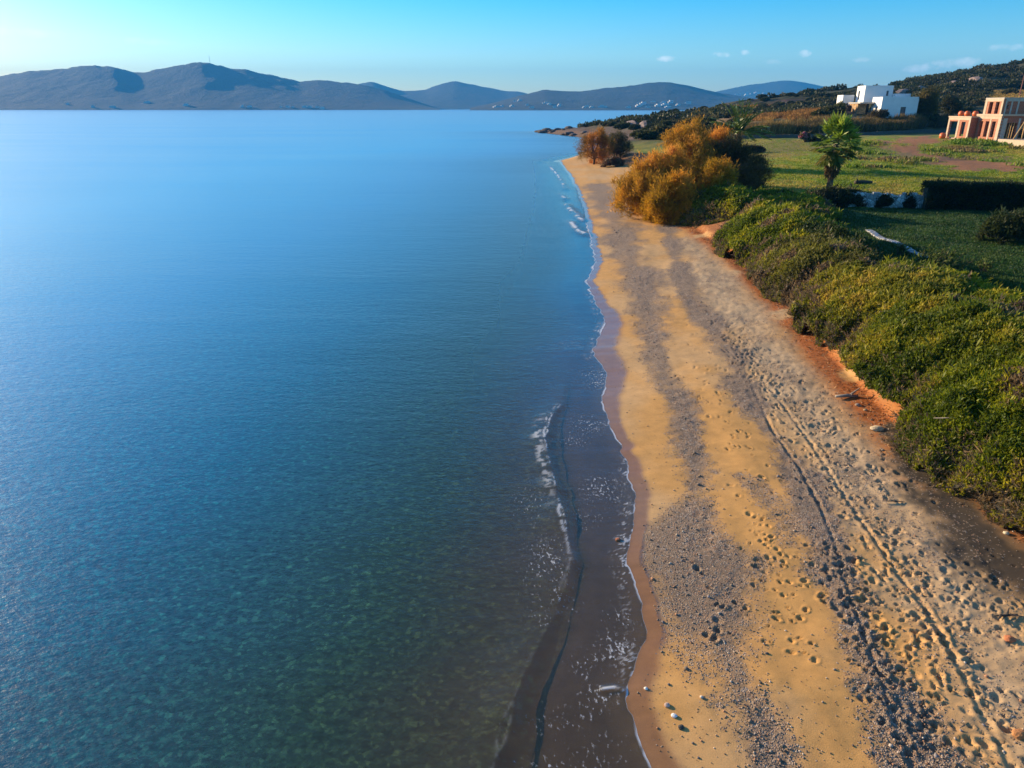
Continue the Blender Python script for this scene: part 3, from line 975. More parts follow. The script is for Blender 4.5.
M_drift = simple('sea-bleached wood', (.30, .25, .21), .9, .3, 8, .6, 30)
M_driftd = simple('dark driftwood', (.05, .038, .03), .9, .3, 8, .6, 30)

# brick infill and rough stone as procedural patterns
M_brick, n, l, p = new_mat('red clay blocks')
tcn = n.new('ShaderNodeTexCoord'); mp = n.new('ShaderNodeMapping'); mp.inputs['Rotation'].default_value = (R(90), 0, 0)
l.new(tcn.outputs['Object'], mp.inputs['Vector'])
bt = n.new('ShaderNodeTexBrick'); l.new(mp.outputs[0], bt.inputs['Vector'])
bt.inputs['Color1'].default_value = (.34, .09, .04, 1); bt.inputs['Color2'].default_value = (.26, .07, .035, 1); bt.inputs['Mortar'].default_value = (.36, .27, .22, 1)
bt.inputs['Scale'].default_value = 1.0; bt.inputs['Brick Width'].default_value = .34; bt.inputs['Row Height'].default_value = .2; bt.inputs['Mortar Size'].default_value = .012
l.new(bt.outputs[0], p.inputs['Base Color']); p.inputs['Roughness'].default_value = .9


M_brick_lit = M_brick.copy(); M_brick_lit.name = 'sunlit clay blocks'  # lighter copy for the end walls, sunlit tone put into the colour
for nd in M_brick_lit.node_tree.nodes:
    if nd.type == 'TEX_BRICK':
        nd.inputs['Color1'].default_value = (.40, .14, .07, 1); nd.inputs['Color2'].default_value = (.34, .11, .055, 1)
    if nd.type == 'TEX_COORD':
        tco = nd
nt_ = M_brick_lit.node_tree
sp_ = nt_.nodes.new('ShaderNodeSeparateXYZ'); cb_ = nt_.nodes.new('ShaderNodeCombineXYZ')
nt_.links.new(tco.outputs['Object'], sp_.inputs[0]); nt_.links.new(sp_.outputs['Y'], cb_.inputs['X']); nt_.links.new(sp_.outputs['Z'], cb_.inputs['Y'])
for nd in list(nt_.nodes):
    if nd.type == 'TEX_BRICK':
        nt_.links.new(cb_.outputs[0], nd.inputs['Vector'])


def stone_mat(name, c, scale=3.2, dark=.35):
    m, n, l, p = new_mat(name)
    tcn = n.new('ShaderNodeTexCoord')
    v = n.new('ShaderNodeTexVoronoi'); v.inputs['Scale'].default_value = scale; l.new(tcn.outputs['Object'], v.inputs['Vector'])
    e = n.new('ShaderNodeTexVoronoi'); e.feature = 'DISTANCE_TO_EDGE'; e.inputs['Scale'].default_value = scale; l.new(tcn.outputs['Object'], e.inputs['Vector'])
    sp = n.new('ShaderNodeSeparateColor'); l.new(v.outputs['Color'], sp.inputs[0])
    cc = nramp(n, l, sp.outputs[0], [(.1, tuple(q * .6 for q in c)), (.9, tuple(q * 1.25 for q in c))])
    l.new(nmix(n, l, nmath(n, l, 'LESS_THAN', e.outputs['Distance'], .05), cc, tuple(q * dark for q in c)), p.inputs['Base Color'])
    p.inputs['Roughness'].default_value = .9
    b = n.new('ShaderNodeBump'); b.inputs['Distance'].default_value = .06; l.new(e.outputs['Distance'], b.inputs['Height']); l.new(b.outputs[0], p.inputs['Normal'])
    return m


M_stonew = stone_mat('whitewashed rubble stone', (.46, .46, .48))
M_stoneo = stone_mat('honey stone', (.48, .30, .15))


# ------------------------------------------------------------------ shrubs
GREEN = [(.060, .090, .008), (.15, .185, .010), (.29, .285, .014), (.42, .34, .026)]
OLIVE = [(.07, .085, .010), (.17, .175, .015), (.30, .265, .024), (.42, .29, .045)]
DRY = [(.10, .075, .055), (.16, .12, .085), (.22, .15, .08), (.30, .19, .08)]


def mound(name, label, cx, cy, rx, ry, h, rz, cols, nspr, L=.2, W=.045, cat='shrub', group=None, dry=.25, lumps=.28, flat=2.2, lean=(.35, -.1), drycols=DRY, nb=7, seed=0.0):
    dry *= .55
    """A dense shrub: twiggy core, leaf sprays over it, dry stems on its low seaward skirt."""
    cz = float(Z(cx, cy))
    root = empty(name, (cx, cy, cz), 0, label=label, cat=cat, group=group)

    def surf(u, v):
        r = np.sqrt(u * u + v * v)
        X = u * rx; Y = v * ry
        wx = cx + X * cos(rz) - Y * sin(rz); wy = cy + X * sin(rz) + Y * cos(rz)
        rr = r * (1 + (fbm(wx * .8 + seed, wy * .8, 3) - .5) * .6)
        top = np.clip(1 - rr ** flat, 0, 1) ** .6
        lm = (fbm(wx * .55 + seed, wy * .55, 2) - .5) * 2 * lumps * h * .8 + (fbm(wx * 1.6 + wy * .7, wy * 1.6 - wx * .4 + seed, 2) - .5) * 2 * lumps * h * .55
        hz_ = top * h + lm * top
        return np.stack([wx - cx, wy - cy, Z(wx, wy) - cz + hz_], -1), top

    # core
    g = np.linspace(-1, 1, 34)
    U, V_ = np.meshgrid(g, g)
    sq = np.maximum(np.abs(U), np.abs(V_)) / np.maximum(np.sqrt(U * U + V_ * V_), 1e-6)
    U = U * sq * .97; V_ = V_ * sq * .97
    Pc, tp = surf(U, V_)
    Pc[..., 2] -= .16 * tp + .02 + .45 * (tp < .12)
    ix = np.arange(34 * 34).reshape(34, 34)
    qd = np.stack([ix[:-1, :-1], ix[:-1, 1:], ix[1:, 1:], ix[1:, :-1]], -1).reshape(-1, 4)
    np_mesh('branches', Pc.reshape(-1, 3), qd, M_twig, root, smooth=True)
    # leaf sprays
    r = np.sqrt(rng.random(nspr)) * .99; a = rng.random(nspr) * 2 * pi
    u = r * np.cos(a); v = r * np.sin(a)
    P, tp = surf(u, v)
    e = .03
    Pu, _ = surf(u + e, v); Pv, _ = surf(u, v + e)
    N = unit(np.cross(Pu - P, Pv - P)); N[N[:, 2] < 0] *= -1
    P = P - N * (rng.random(nspr)[:, None] * .16)
    up = np.array([lean[0], lean[1], .8])
    D = unit(N * .7 + up + rng.normal(size=(nspr, 3)) * .28)
    wx, wy = P[:, 0] + cx, P[:, 1] + cy
    t = fbm(wx * .9 + seed * 3, wy * .9, 3) * 1.5 - .3 + rng.normal(size=nspr) * .13
    C = palette(nspr, cols, t=t)
    # tan seed heads and dying patches
    dp = fbm(wx * .7 + 31 + seed, wy * .7, 3) + rng.normal(size=nspr) * .05
    msk = dp > .70
    C[msk] = palette(int(msk.sum()), DRY, t=rng.random(int(msk.sum())))
    side = unit(np.cross(N, np.array([S.x, S.y, .0])) + 1e-6)
    low = (P[:, 2] - (Z(wx, wy) - cz)) / h
    seaward = (-np.cos(rz) * 0 + (-(wx - cx)) / rx)
    dm = (low < .42 + rng.normal(size=nspr) * .12) & (seaward > .15) & (rng.random(nspr) < dry * 2.6)
    keep = ~dm

    def spray(P, D, C, L, W, nb):
        n_ = len(P)
        PP = np.repeat(P, nb, 0); DD = np.repeat(D, nb, 0)
        k = np.tile(np.linspace(0, .8, nb), n_)[:, None]
        Ls = L * np.where(rng.random(n_) < .012, rng.uniform(1.6, 2.8, n_), rng.uniform(.6, 1.3, n_))
        PP = PP + DD * k * np.repeat(Ls, nb)[:, None]
        DD = unit(DD + rng.normal(size=DD.shape) * .55)
        return PP, DD, np.repeat(Ls, nb) * rng.uniform(.45, .8, n_ * nb), W * rng.uniform(.7, 1.3, n_ * nb), np.clip(np.repeat(C, nb, 0) * (1 + rng.normal(size=(n_ * nb, 1)) * .12), .004, 1)
    a_ = spray(P[keep], D[keep], C[keep], L, W, nb)
    blades(*a_, 'foliage', M_leaf, root)
    if dm.sum() > 20:
        m_ = int(dm.sum())
        Dd = unit(N[dm] + np.array([-.2, 0, .5]) + rng.normal(size=(m_, 3)) * .5)
        a_ = spray(P[dm], Dd, palette(m_, drycols, t=rng.random(m_)), L * 1.5, W * .45, nb)
        blades(*a_, 'dry_stems', M_dry, root)
    return root


def P2(px, py, z):
    x_, y_ = at(px, py, z)
    return float(x_), float(y_)


HG = 'dune shrubs along the bank'
# the long shrub belt on the bank: each swelling of it is one spreading shrub
LOB = [
    ('low far green shrub of the bank belt, tucked under the yellow tamarisk', (693, 208), 1.6, 2.4, 3.6, 1.3, .1, OLIVE, 6000),
    # label, centre sight line, height level, rx, ry, h, rot, palette, sprays
    ('far end dark green rounded shrub of the bank belt beside the orange tamarisks', (716, 206), 1.7, 3.2, 5.2, 1.6, .1, GREEN, 9000),
    ('low green shrub behind the far end of the bank belt, dark wall to its right', (785, 203), 2.2, 3.2, 5.0, 1.2, .1, GREEN, 8000),
    ('second green shrub of the bank belt, with grey stems down its seaward side', (752, 234), 2.0, 3.2, 5.6, 1.8, .1, GREEN, 13000),
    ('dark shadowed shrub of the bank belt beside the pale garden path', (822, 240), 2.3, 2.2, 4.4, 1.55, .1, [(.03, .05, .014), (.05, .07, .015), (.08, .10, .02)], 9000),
    ('grey brown twiggy shrub at a dip of the bank belt above the red earth', (796, 268), 1.8, 2.7, 4.2, 1.5, .1, [(.085, .08, .025), (.15, .145, .025), (.24, .22, .025)], 9000),
    ('broad yellow green shrub in the middle of the bank belt, tan seed heads in it', (852, 300), 2.1, 3.3, 4.4, 1.65, .1, OLIVE, 17000),
    ('bright green shrub at the garden edge of the bank belt, behind the broad one', (935, 292), 2.2, 2.4, 3.6, 1.5, .1, GREEN, 11000),
    ('largest green shrub of the bank belt, ochre patches on its near slope', (926, 350), 2.3, 3.2, 3.8, 1.8, .1, [(.06, .085, .008), (.14, .17, .012), (.27, .25, .018), (.40, .28, .04)], 22000),
    ('deep green shrub at the right frame edge above the painted shade on the sand', (1002, 395), 2.6, 2.7, 2.9, 1.8, .05, GREEN, 22000),
    ('nearest shrub of the bank belt, brown stems over bare red earth', (1050, 450), 2.4, 2.2, 2.4, 1.55, .0, OLIVE, 17000),
    ('tall green shrub at the right frame edge, garden lawn behind it', (1040, 330), 2.4, 2.6, 3.4, 1.7, .1, GREEN, 13000),
]
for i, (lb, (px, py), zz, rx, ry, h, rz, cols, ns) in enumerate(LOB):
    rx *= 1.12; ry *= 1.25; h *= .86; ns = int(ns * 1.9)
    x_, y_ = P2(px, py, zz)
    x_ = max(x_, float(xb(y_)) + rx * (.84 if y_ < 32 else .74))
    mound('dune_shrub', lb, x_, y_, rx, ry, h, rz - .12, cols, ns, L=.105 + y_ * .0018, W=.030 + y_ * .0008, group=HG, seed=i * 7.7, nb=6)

# upright leafy shrubs rising at the garden edge
def upright(name, label, px, py, zz, rad, h, nst, cols, L=.22, W=.07, cat='shrub', group=None):
    x_, y_ = P2(px, py, zz)
    z_ = float(Z(x_, y_))
    root = empty(name, (x_, y_, z_), label=label, cat=cat, group=group)
    st = MB(); PP = []; DD = []
    for k in range(nst):
        a = random.uniform(0, 2 * pi); r_ = rad * random.random() ** .6
        tip = Vector((cos(a) * r_, sin(a) * r_, h * random.uniform(.65, 1.05) * (1 - .35 * (r_ / rad) ** 2)))
        b0 = Vector((cos(a) * r_ * .3, sin(a) * r_ * .3, 0))
        st.tube([b0, b0.lerp(tip, .5) + Vector((0, 0, .05)), tip], [.02, .014, .006], 5)
        for q in np.linspace(.35, 1, 16):
            PP.append(b0.lerp(tip, q)); DD.append(Vector((random.gauss(0, .8), random.gauss(0, .8), .7)))
    st.build('stems', M_bark, root)
    PP = np.array(PP); DD = np.array(DD)
    blades(PP, DD, L * rng.uniform(.7, 1.3, len(PP)), W, palette(len(PP), cols), 'foliage', M_leaf, root)
    return root


upright('leafy_shrub', 'yellow green leafy shrub standing up behind the broad bank shrub, by the lawn', 938, 272, 1.5, 1.5, 1.5, 90, [(.09, .12, .02), (.16, .18, .04), (.06, .09, .02)])
upright('sapling', 'small pale leafy sapling beside the lower end of the garden path', 900, 252, 1.4, .35, .8, 10, [(.16, .18, .06), (.10, .13, .04)])
upright('sapling', 'low bright green sapling alone on the shaded lawn at right', 984, 272, 1.3, .45, .7, 14, [(.15, .19, .04), (.10, .14, .03)])

# round clipped bush in the lawn, bushes by the wall
x_, y_ = P2(1012, 240, 1.4)
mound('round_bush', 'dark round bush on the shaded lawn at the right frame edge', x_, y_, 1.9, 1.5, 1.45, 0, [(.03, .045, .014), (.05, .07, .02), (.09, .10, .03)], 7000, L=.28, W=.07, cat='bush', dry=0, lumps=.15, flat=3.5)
x_, y_ = P2(836, 205, 1.6)
mound('wall_bush', 'dark low bush at the foot of the fan palm before the white wall', x_, y_, 2.6, 1.2, 1.0, 0, [(.02, .03, .012), (.035, .05, .016)], 4500, L=.3, W=.08, cat='bush', dry=0)
for q_, lb in (((880, 206), 'small dark bush growing against the middle of the white rubble wall'), ((905, 206), 'small dark bush covering the white rubble wall near the clipped hedge')):
    x_, y_ = P2(*q_, 1.6)
    mound('wall_bush', lb, x_, y_ - .4, .5, .4, .75, 0, [(.02, .03, .012), (.035, .05, .016)], 1200, L=.28, W=.08, cat='bush', group='bushes along the white wall', dry=0, lumps=.2)


# tall dark hedge beyond the lawn
def hedge(name, label, A, B, wid, h, cols, ns, L=.3, W=.08):
    A = Vector(A); B = Vector(B); c = (A + B) / 2; Ln = (B - A).length; rz = math.atan2((B - A).y, (B - A).x)
    cz = float(Z(c.x, c.y))
    root = empty(name, (c.x, c.y, cz), rz, label=label, cat='hedge')
    k = MB()
    nseg = 24
    prof = [(-.46, -.3), (-.5, .5), (-.42, .93), (0, 1.0), (.42, .93), (.5, .5), (.46, -.3)]
    n0 = 0
    for i in range(nseg + 1):
        s_ = -Ln / 2 + Ln * i / nseg
        hh_ = h * (.9 + .16 * float(fbm(s_ * .5, 3.1, 3)))
        for (a, b_) in prof:
            k.v.append((s_, a * wid * .85, b_ * hh_ - .12 + random.uniform(-.05, .05)))
    m_ = len(prof)
    for i in range(nseg):
        for j in range(m_ - 1):
            k.f.append((i * m_ + j, i * m_ + j + 1, (i + 1) * m_ + j + 1, (i + 1) * m_ + j))
    k.f.append(tuple(range(m_))); k.f.append(tuple(nseg * m_ + j for j in range(m_))[::-1])
    k.build('branches', M_twig, root)
    t = rng.random(ns); s_ = (rng.random(ns) - .5) * Ln
    hh_ = h * (.9 + .16 * fbm(s_ * .5, 3.1 + 0 * s_, 3))
    th = np.interp(t, [0, .3, .7, 1], [0, 1, 2, 3])
    Yl = np.where(th < 1, -.5, np.where(th < 2, (th - 1.5), .5)) * wid
    Zl = np.where(th < 1, th, np.where(th < 2, 1, 3 - th)) * hh_
    Nn = np.stack([0 * th, np.where(th < 1, -1, np.where(th < 2, 0, 1)), np.where((th >= 1) & (th < 2), 1, .35)], -1)
    P = np.stack([s_, Yl, Zl], -1) + rng.normal(size=(ns, 3)) * .08
    nb = 5
    blades(np.repeat(P, nb, 0), np.repeat(Nn, nb, 0) + rng.normal(size=(ns * nb, 3)) * .6, L * rng.uniform(.6, 1.3, ns * nb), W, palette(ns * nb, cols), 'foliage', M_leaf, root)
    return root


A = P2(922, 208, 1.55); B = P2(1075, 212, 1.55)
hedge('clipped_hedge', 'long tall dark green hedge closing the lawn on the right', A, B, 1.5, 1.75, [(.018, .030, .012), (.03, .045, .014), (.045, .06, .018)], 9000)

# white rubble wall left of the hedge and the pale path edge
A = np.array(P2(838, 205.5, 1.6)); B = np.array(P2(924, 207, 1.6))
c = (A + B) / 2; Ln = np.linalg.norm(B - A); rz = math.atan2(*(B - A)[::-1])
root = empty('rubble_wall', (c[0], c[1], float(Z(*c))), rz, label='low white rubble stone wall between the fan palm and the dark hedge', cat='wall')
k = MB()
n_ = 26
for i in range(n_):
    a = -Ln / 2 + Ln * i / n_
    k.box(a + .004, a + Ln / n_ - .004, -.22 + random.uniform(-.03, .03), .22, -.4, 1.08 + random.uniform(-.16, .12))
k.build('stone_course', M_stonew, root)
pa = poly_px([(868, 231), (880, 238.5), (908, 250.5), (930, 260)])
k = MB()
for i in range(len(pa) - 1):
    a, b_ = pa[i], pa[i + 1]
    for q in range(5):
        u0 = a + (b_ - a) * q / 5; u1 = a + (b_ - a) * (q + .97) / 5
        z0 = float(Z(*u0)) - .06; nn = np.array([-(u1 - u0)[1], (u1 - u0)[0]]); nn = nn / np.linalg.norm(nn) * .2
        m0 = len(k.v)
        for (w_, zz) in ((u0 - nn, z0 - .2), (u1 - nn, z0 - .2), (u1 + nn, z0 - .2), (u0 + nn, z0 - .2), (u0 - nn, z0 + .16), (u1 - nn, z0 + .16), (u1 + nn, z0 + .16), (u0 + nn, z0 + .16)):
            k.v.append((w_[0], w_[1], zz))
        k.f += [tuple(m0 + i_ for i_ in q_) for q_ in ((3, 2, 1, 0), (4, 5, 6, 7), (0, 1, 5, 4), (1, 2, 6, 5), (2, 3, 7, 6), (3, 0, 4, 7))]
tag(k.build('garden_path', M_stonew), kind='structure')


# ------------------------------------------------------------------ trees
def limb_tree(name, label, x_, y_, h, lobes, ncl, per, cols, mat, L, W, nb=3, trunk_r=.16, cat='tree', group=None, up=.6, tcol=None, clr=.42):
    """Tapered trunk with limbs to each lobe; crown of clumps of fine sprays with gaps between them."""
    z_ = float(Z(x_, y_))
    root = empty(name, (x_, y_, z_), label=label, cat=cat, group=group)
    k = MB()
    k.tube([(0, 0, -.3), (.05, 0, h * .16), (.0, .1, h * .3)], [trunk_r * 1.3, trunk_r, trunk_r * .75], 9)
    for (lx, ly, lz, r_) in lobes:
        for q in range(3):
            e = Vector((lx + random.gauss(0, r_ * .4), ly + random.gauss(0, r_ * .4), lz + random.gauss(0, r_ * .35)))
            s_ = Vector((0, .05, h * random.uniform(.12, .28)))
            m_ = s_.lerp(e, .5) + Vector((random.gauss(0, .2), random.gauss(0, .2), .25))
            k.tube([s_, m_, e], [trunk_r * .5, trunk_r * .3, .02], 6)
    k.build('trunk', M_bark, root, True)
    lob = np.array(lobes); vol = lob[:, 3] ** 2.4
    i = rng.choice(len(lob), ncl, p=vol / vol.sum())
    dr = unit(rng.normal(size=(ncl, 3)))
    rr = lob[i, 3] * rng.uniform(.25, 1.0, ncl) ** .5
    Cc = lob[i, :3] + dr * rr[:, None] * np.array([1, 1, .85])
    Cc[:, 2] = np.maximum(Cc[:, 2], .15)
    ct = np.clip(.5 + (fbm(Cc[:, 0] * .6 + x_, Cc[:, 2] * .6 + Cc[:, 1] * .3, 2) - .5) * 1.7 + rng.normal(size=ncl) * .12, 0, 1)
    N_ = ncl * per
    P = np.repeat(Cc, per, 0) + rng.normal(size=(N_, 3)) * clr * np.repeat(rng.uniform(.6, 1.3, ncl), per)[:, None] * np.array([.8, .8, 1])
    D = np.repeat(unit(dr * .6 + np.array([0, 0, up])), per, 0) + rng.normal(size=(N_, 3)) * .5
    P[:, 2] = np.maximum(P[:, 2], .05)
    C = palette(N_, cols, t=np.repeat(ct, per))
    PP = np.repeat(P, nb, 0); DD = np.repeat(D, nb, 0) + rng.normal(size=(N_ * nb, 3)) * .35
    blades(PP, DD, L * rng.uniform(.5, 1.3, N_ * nb), W, np.repeat(C, nb, 0), 'crown', mat, root)
    return root


ORG = [(.28, .17, .022), (.48, .25, .028), (.64, .31, .04), (.68, .29, .07)]
YEL = [(.36, .21, .018), (.56, .28, .022), (.70, .33, .035)]
BRN = [(.085, .07, .03), (.14, .10, .04), (.24, .14, .05)]
TG = 'autumn tamarisks behind the beach'


def px_tree(name, label, foot, zf, hgt_px, wid_px, **k):
    x_, y_ = P2(*foot, zf)
    dep = y_ * cP + (CH - zf) * sP
    return x_, y_, hgt_px * dep / FPX, wid_px * dep / FPX


def tamarisk(label, foot, zf, hp, wp, cols, ncl, per=60, **k):
    x_, y_, h, w = px_tree('', '', foot, zf, hp, wp)
    lobes = []
    for q in range(7):
        a = 2 * pi * q / 7 + random.uniform(-.3, .3)
        lobes.append((cos(a) * w * .30, sin(a) * w * .28, h * random.uniform(.14, .5), w * random.uniform(.15, .23)))
    lobes += [(0, 0, h * .70, w * .22), (w * .1, 0, h * .82, w * .15), (-w * .14, 0, h * .66, w * .17), (w * .2, .2, h * .6, w * .17)]
    return limb_tree('tamarisk', label, x_, y_, h, lobes, ncl, per, cols, M_needle, .38, .030, group=TG, clr=.22 + w * .012, **k)


tamarisk('orange leafed tamarisk leaning furthest out over the sand', (648, 206), 1.4, 62, 72, ORG, 330)
tamarisk('tallest orange tamarisk, in the middle of the clump behind the sand', (684, 186), 1.9, 62, 80, ORG, 300)
tamarisk('yellow ochre tamarisk low in front of the orange clump, next to the dune shrubs', (672, 210), 1.5, 46, 56, YEL, 230)
tamarisk('grey brown tamarisk at the right of the orange clump, casting shade on the field', (728, 188), 1.9, 46, 80, BRN, 300)
tamarisk('russet tamarisk between the tallest orange one and the grey brown one', (712, 183), 2.0, 56, 60, [(.36, .19, .03), (.58, .26, .035), (.72, .29, .06)], 230)
tamarisk('olive brown tamarisk half hidden behind the orange clump, below the date palm', (704, 166), 2.3, 34, 60, BRN, 160)
tamarisk('slender golden tamarisk squeezed between the two large orange ones', (668, 200), 1.6, 60, 50, ORG, 200)
tamarisk('dull gold tamarisk at the right foot of the clump behind the far green shrub', (712, 203), 1.7, 40, 56, YEL, 170)
tamarisk('small orange tamarisk by itself at the far end of the sand', (594, 161), 1.0, 35, 40, [(.16, .10, .03), (.36, .17, .03), (.52, .21, .04)], 170)
tamarisk('dark olive tamarisk right behind the small orange one at the far end of the sand', (616, 157), 1.3, 24, 36, [(.05, .05, .02), (.085, .075, .028), (.13, .10, .035)], 130)
x_, y_ = P2(612, 164, 1.0)
mound('low_bush', 'low russet bush on the far sand under the dark olive tamarisk', x_, y_, 1.7, 1.2, 1.0, 0, [(.12, .06, .04), (.18, .09, .05)], 1200, L=.4, W=.1, cat='bush', dry=0)


# fan palm: trunk, skirt of dead fronds, fan leaves of radiating fingers
def fan_palm(label, foot, zf, hp):
    x_, y_, h, _ = px_tree('', '', foot, zf, hp, 1)
    root = empty('fan_palm', (x_, y_, float(Z(x_, y_))), label=label, cat='palm tree')
    ht = h * .66
    k = MB().tube([(0, 0, -.3), (.03, 0, ht * .3), (.06, 0, ht * .7), (.05, 0, ht)], [.34, .24, .22, .2], 12)
    k.build('trunk', M_bark, root, True)

    def fans(n_, el0, el1, zl, pet, R_, cols, nm, mat, nf=17):
        P = []; D = []; L = []; C = []; st = MB()
        for i in range(n_):
            a = i * 2.39996 + random.uniform(-.2, .2)
            e = R(random.uniform(el0, el1)); b0 = Vector((.05, 0, random.uniform(*zl)))
            dirv = Vector((cos(a) * cos(e), sin(a) * cos(e), sin(e)))
            tip = b0 + dirv * pet * random.uniform(.8, 1.15) + Vector((0, 0, -.08))
            st.tube([b0, b0.lerp(tip, .5) + Vector((0, 0, .06)), tip], [.03, .022, .015], 5)
            sd = dirv.cross(Vector((0, 0, 1))).normalized(); nrm = sd.cross(dirv)
            cc = np.array(random.choice(cols)) * random.uniform(.8, 1.2)
            for j in range(nf):
                t = (j / (nf - 1) - .5) * R(210)
                v_ = dirv * cos(t) + sd * sin(t) + Vector((0, 0, -.28 * abs(sin(t)))) + nrm * random.uniform(-.06, .06)
                P.append(tip); D.append(v_); L.append(R_ * (1 - .25 * abs(t) / 1.8) * random.uniform(.75, 1.1)); C.append(cc * random.uniform(.85, 1.15))
        st.build(nm + '_stalks', M_bark if 'dead' in nm else M_palmst, root)
        blades(np.array([tuple(q) for q in P]), np.array([tuple(q) for q in D]), np.array(L), .19, np.clip(np.array(C), .004, 1), nm, mat, root)
    fans(44, -20, 88, (ht * .94, ht * 1.03), h * .19, h * .155, [(.18, .26, .02), (.32, .40, .05), (.12, .18, .02)], 'fronds', M_palm)
    fans(26, -62, -5, (ht * .90, ht * .98), h * .16, h * .14, [(.15, .18, .03), (.26, .22, .05), (.09, .13, .02)], 'lower_fronds', M_palm)
    fans(40, -88, -62, (ht * .62, ht * .90), h * .10, h * .12, [(.16, .10, .045), (.24, .13, .05), (.10, .07, .035)], 'dead_fronds', M_dry)
    return root


M_palmst = simple('palm stalks', (.10, .13, .03), .6)
fan_palm('tall fan palm with a shaggy skirt of dead fronds, standing by the white wall', (827, 200), 1.7, 84)


# date palm behind the tamarisks: feather fronds
def date_palm(label, foot, zf, hp):
    x_, y_, h, _ = px_tree('', '', foot, zf, hp, 1)
    root = empty('date_palm', (x_, y_, float(Z(x_, y_))), label=label, cat='palm tree')
    MB().tube([(0, 0, -.3), (0, .05, h * .25), (0, .08, h * .5)], [.42, .34, .36], 12).build('trunk', M_bark, root, True)
    P = []; D = []; L = []; C = []; st = MB()
    for i in range(46):
        a = i * 2.39996; e = R(random.uniform(5, 85)); ln = h * .52 * random.uniform(.85, 1.1)
        pts = []; d = Vector((cos(a) * cos(e), sin(a) * cos(e), sin(e))); q = Vector((0, .08, h * .5))
        for s_ in range(9):
            pts.append(q.copy()); q = q + d * ln / 8; d = (d + Vector((0, 0, -.10))).normalized()
        st.tube(pts, [.035 - .003 * s_ for s_ in range(9)], 5)
        cc = np.array(random.choice([(.07, .12, .02), (.11, .16, .03), (.05, .09, .02)]))
        for s_ in range(1, 9):
            t = (pts[s_] - pts[s_ - 1]).normalized(); sd = t.cross(Vector((0, 0, 1))).normalized()
            for sg in (-1, 1):
                for w_ in (0, .33, .66):
                    P.append(pts[s_ - 1].lerp(pts[s_], w_)); D.append(t * .8 + sd * sg * .8 + Vector((0, 0, .25))); L.append(ln * .17); C.append(cc * random.uniform(.8, 1.2))
    st.build('frond_ribs', M_palmst, root)
    blades(np.array([tuple(q) for q in P]), np.array([tuple(q) for q in D]), np.array(L), .09, np.array(C), 'fronds', M_palm, root)


date_palm('date palm with upright feather fronds rising behind the tamarisk clump', (736, 165), 2.4, 62)

# tree beside the white house, and other trees of the middle ground
def px_round(label, foot, zf, hp, wp, cols, ncl, name='olive_tree', mat=None, group=None, L=.5, W=.1, per=30):
    x_, y_ = hit1(*foot)[:2]
    dep = y_ * cP + CH * sP
    h = hp * dep / FPX; w = wp * dep / FPX
    lobes = [(random.uniform(-.22, .22) * w, random.uniform(-.25, .25) * w, h * random.uniform(.3, .75), w * random.uniform(.2, .3)) for q in range(7)] + [(0, 0, h * .72, w * .27)]
    return limb_tree(name, label, x_, y_, h, lobes, ncl, per, cols, mat or M_leaf, L, W, group=group, trunk_r=.2, clr=w * .07)


px_round('olive brown tree at the right end of the white house', (925, 119), 7, 31, 25, [(.06, .06, .018), (.11, .095, .025), (.17, .13, .035)], 200)
px_round('low dark rounded tree just right of the olive brown one by the white house', (949, 116), 7, 17, 22, [(.035, .04, .016), (.06, .06, .02)], 120)
px_round('round brown bush before the white house porch', (876, 123.5), 6, 11, 19, [(.05, .042, .02), (.10, .075, .03)], 90, name='garden_bush')
px_round('grey green garden bush left of the white house terrace', (838, 113), 6, 7, 15, [(.08, .09, .03), (.13, .13, .04)], 60, name='garden_bush')

# oleander in flower at the road edge
x_, y_, z_ = hit1(804, 142)
ol = mound('oleander', 'small oleander with pink blooms at the road edge beyond the field', x_, y_, 1.0, .8, 1.35, 0, [(.03, .05, .02), (.05, .075, .02)], 500, L=.35, W=.09, cat='shrub', dry=0)
a = rng.random(260) * 2 * pi; r_ = np.sqrt(rng.random(260)) * .9
PP = np.stack([np.cos(a) * r_ * .8 - .25, np.sin(a) * r_ * .6 - .15, 1.45 * (1 - r_ ** 2 * .6)], -1)
blades(PP, rng.normal(size=(260, 3)) + np.array([0, -.6, .8]), .3, .22, palette(260, [(.65, .20, .30), (.75, .50, .55), (.60, .12, .25)]), 'flowers', M_leaf, ol)
for q_, w_, lb in (((818, 141.5), 1.3, 'small dark shrub in shade beside the pink oleander'), ((752, 153), 2.0, 'flat dark shrub alone in the field below the date palm')):
    x_, y_, z_ = hit1(*q_)
    mound('field_shrub', lb, x_, y_, w_, .8, .8, 0, [(.03, .035, .02), (.06, .05, .025)], 500, L=.35, W=.1, cat='shrub', dry=0)

# log in the grass
x_, y_, z_ = hit1(862, 184)
root = empty('fallen_log', (x_, y_, z_), .2, label='short dark log lying in the grass right of the fan palm', cat='log')
MB().tube([(-.8, 0, .18), (0, .05, .2), (1.1, .0, .15)], [.2, .19, .13], 9).build('stem', M_driftd, root, True)
MB().tube([(-.5, 0, .2), (-.75, -.1, .55)], [.09, .05], 7).build('broken_branch', M_driftd, root)

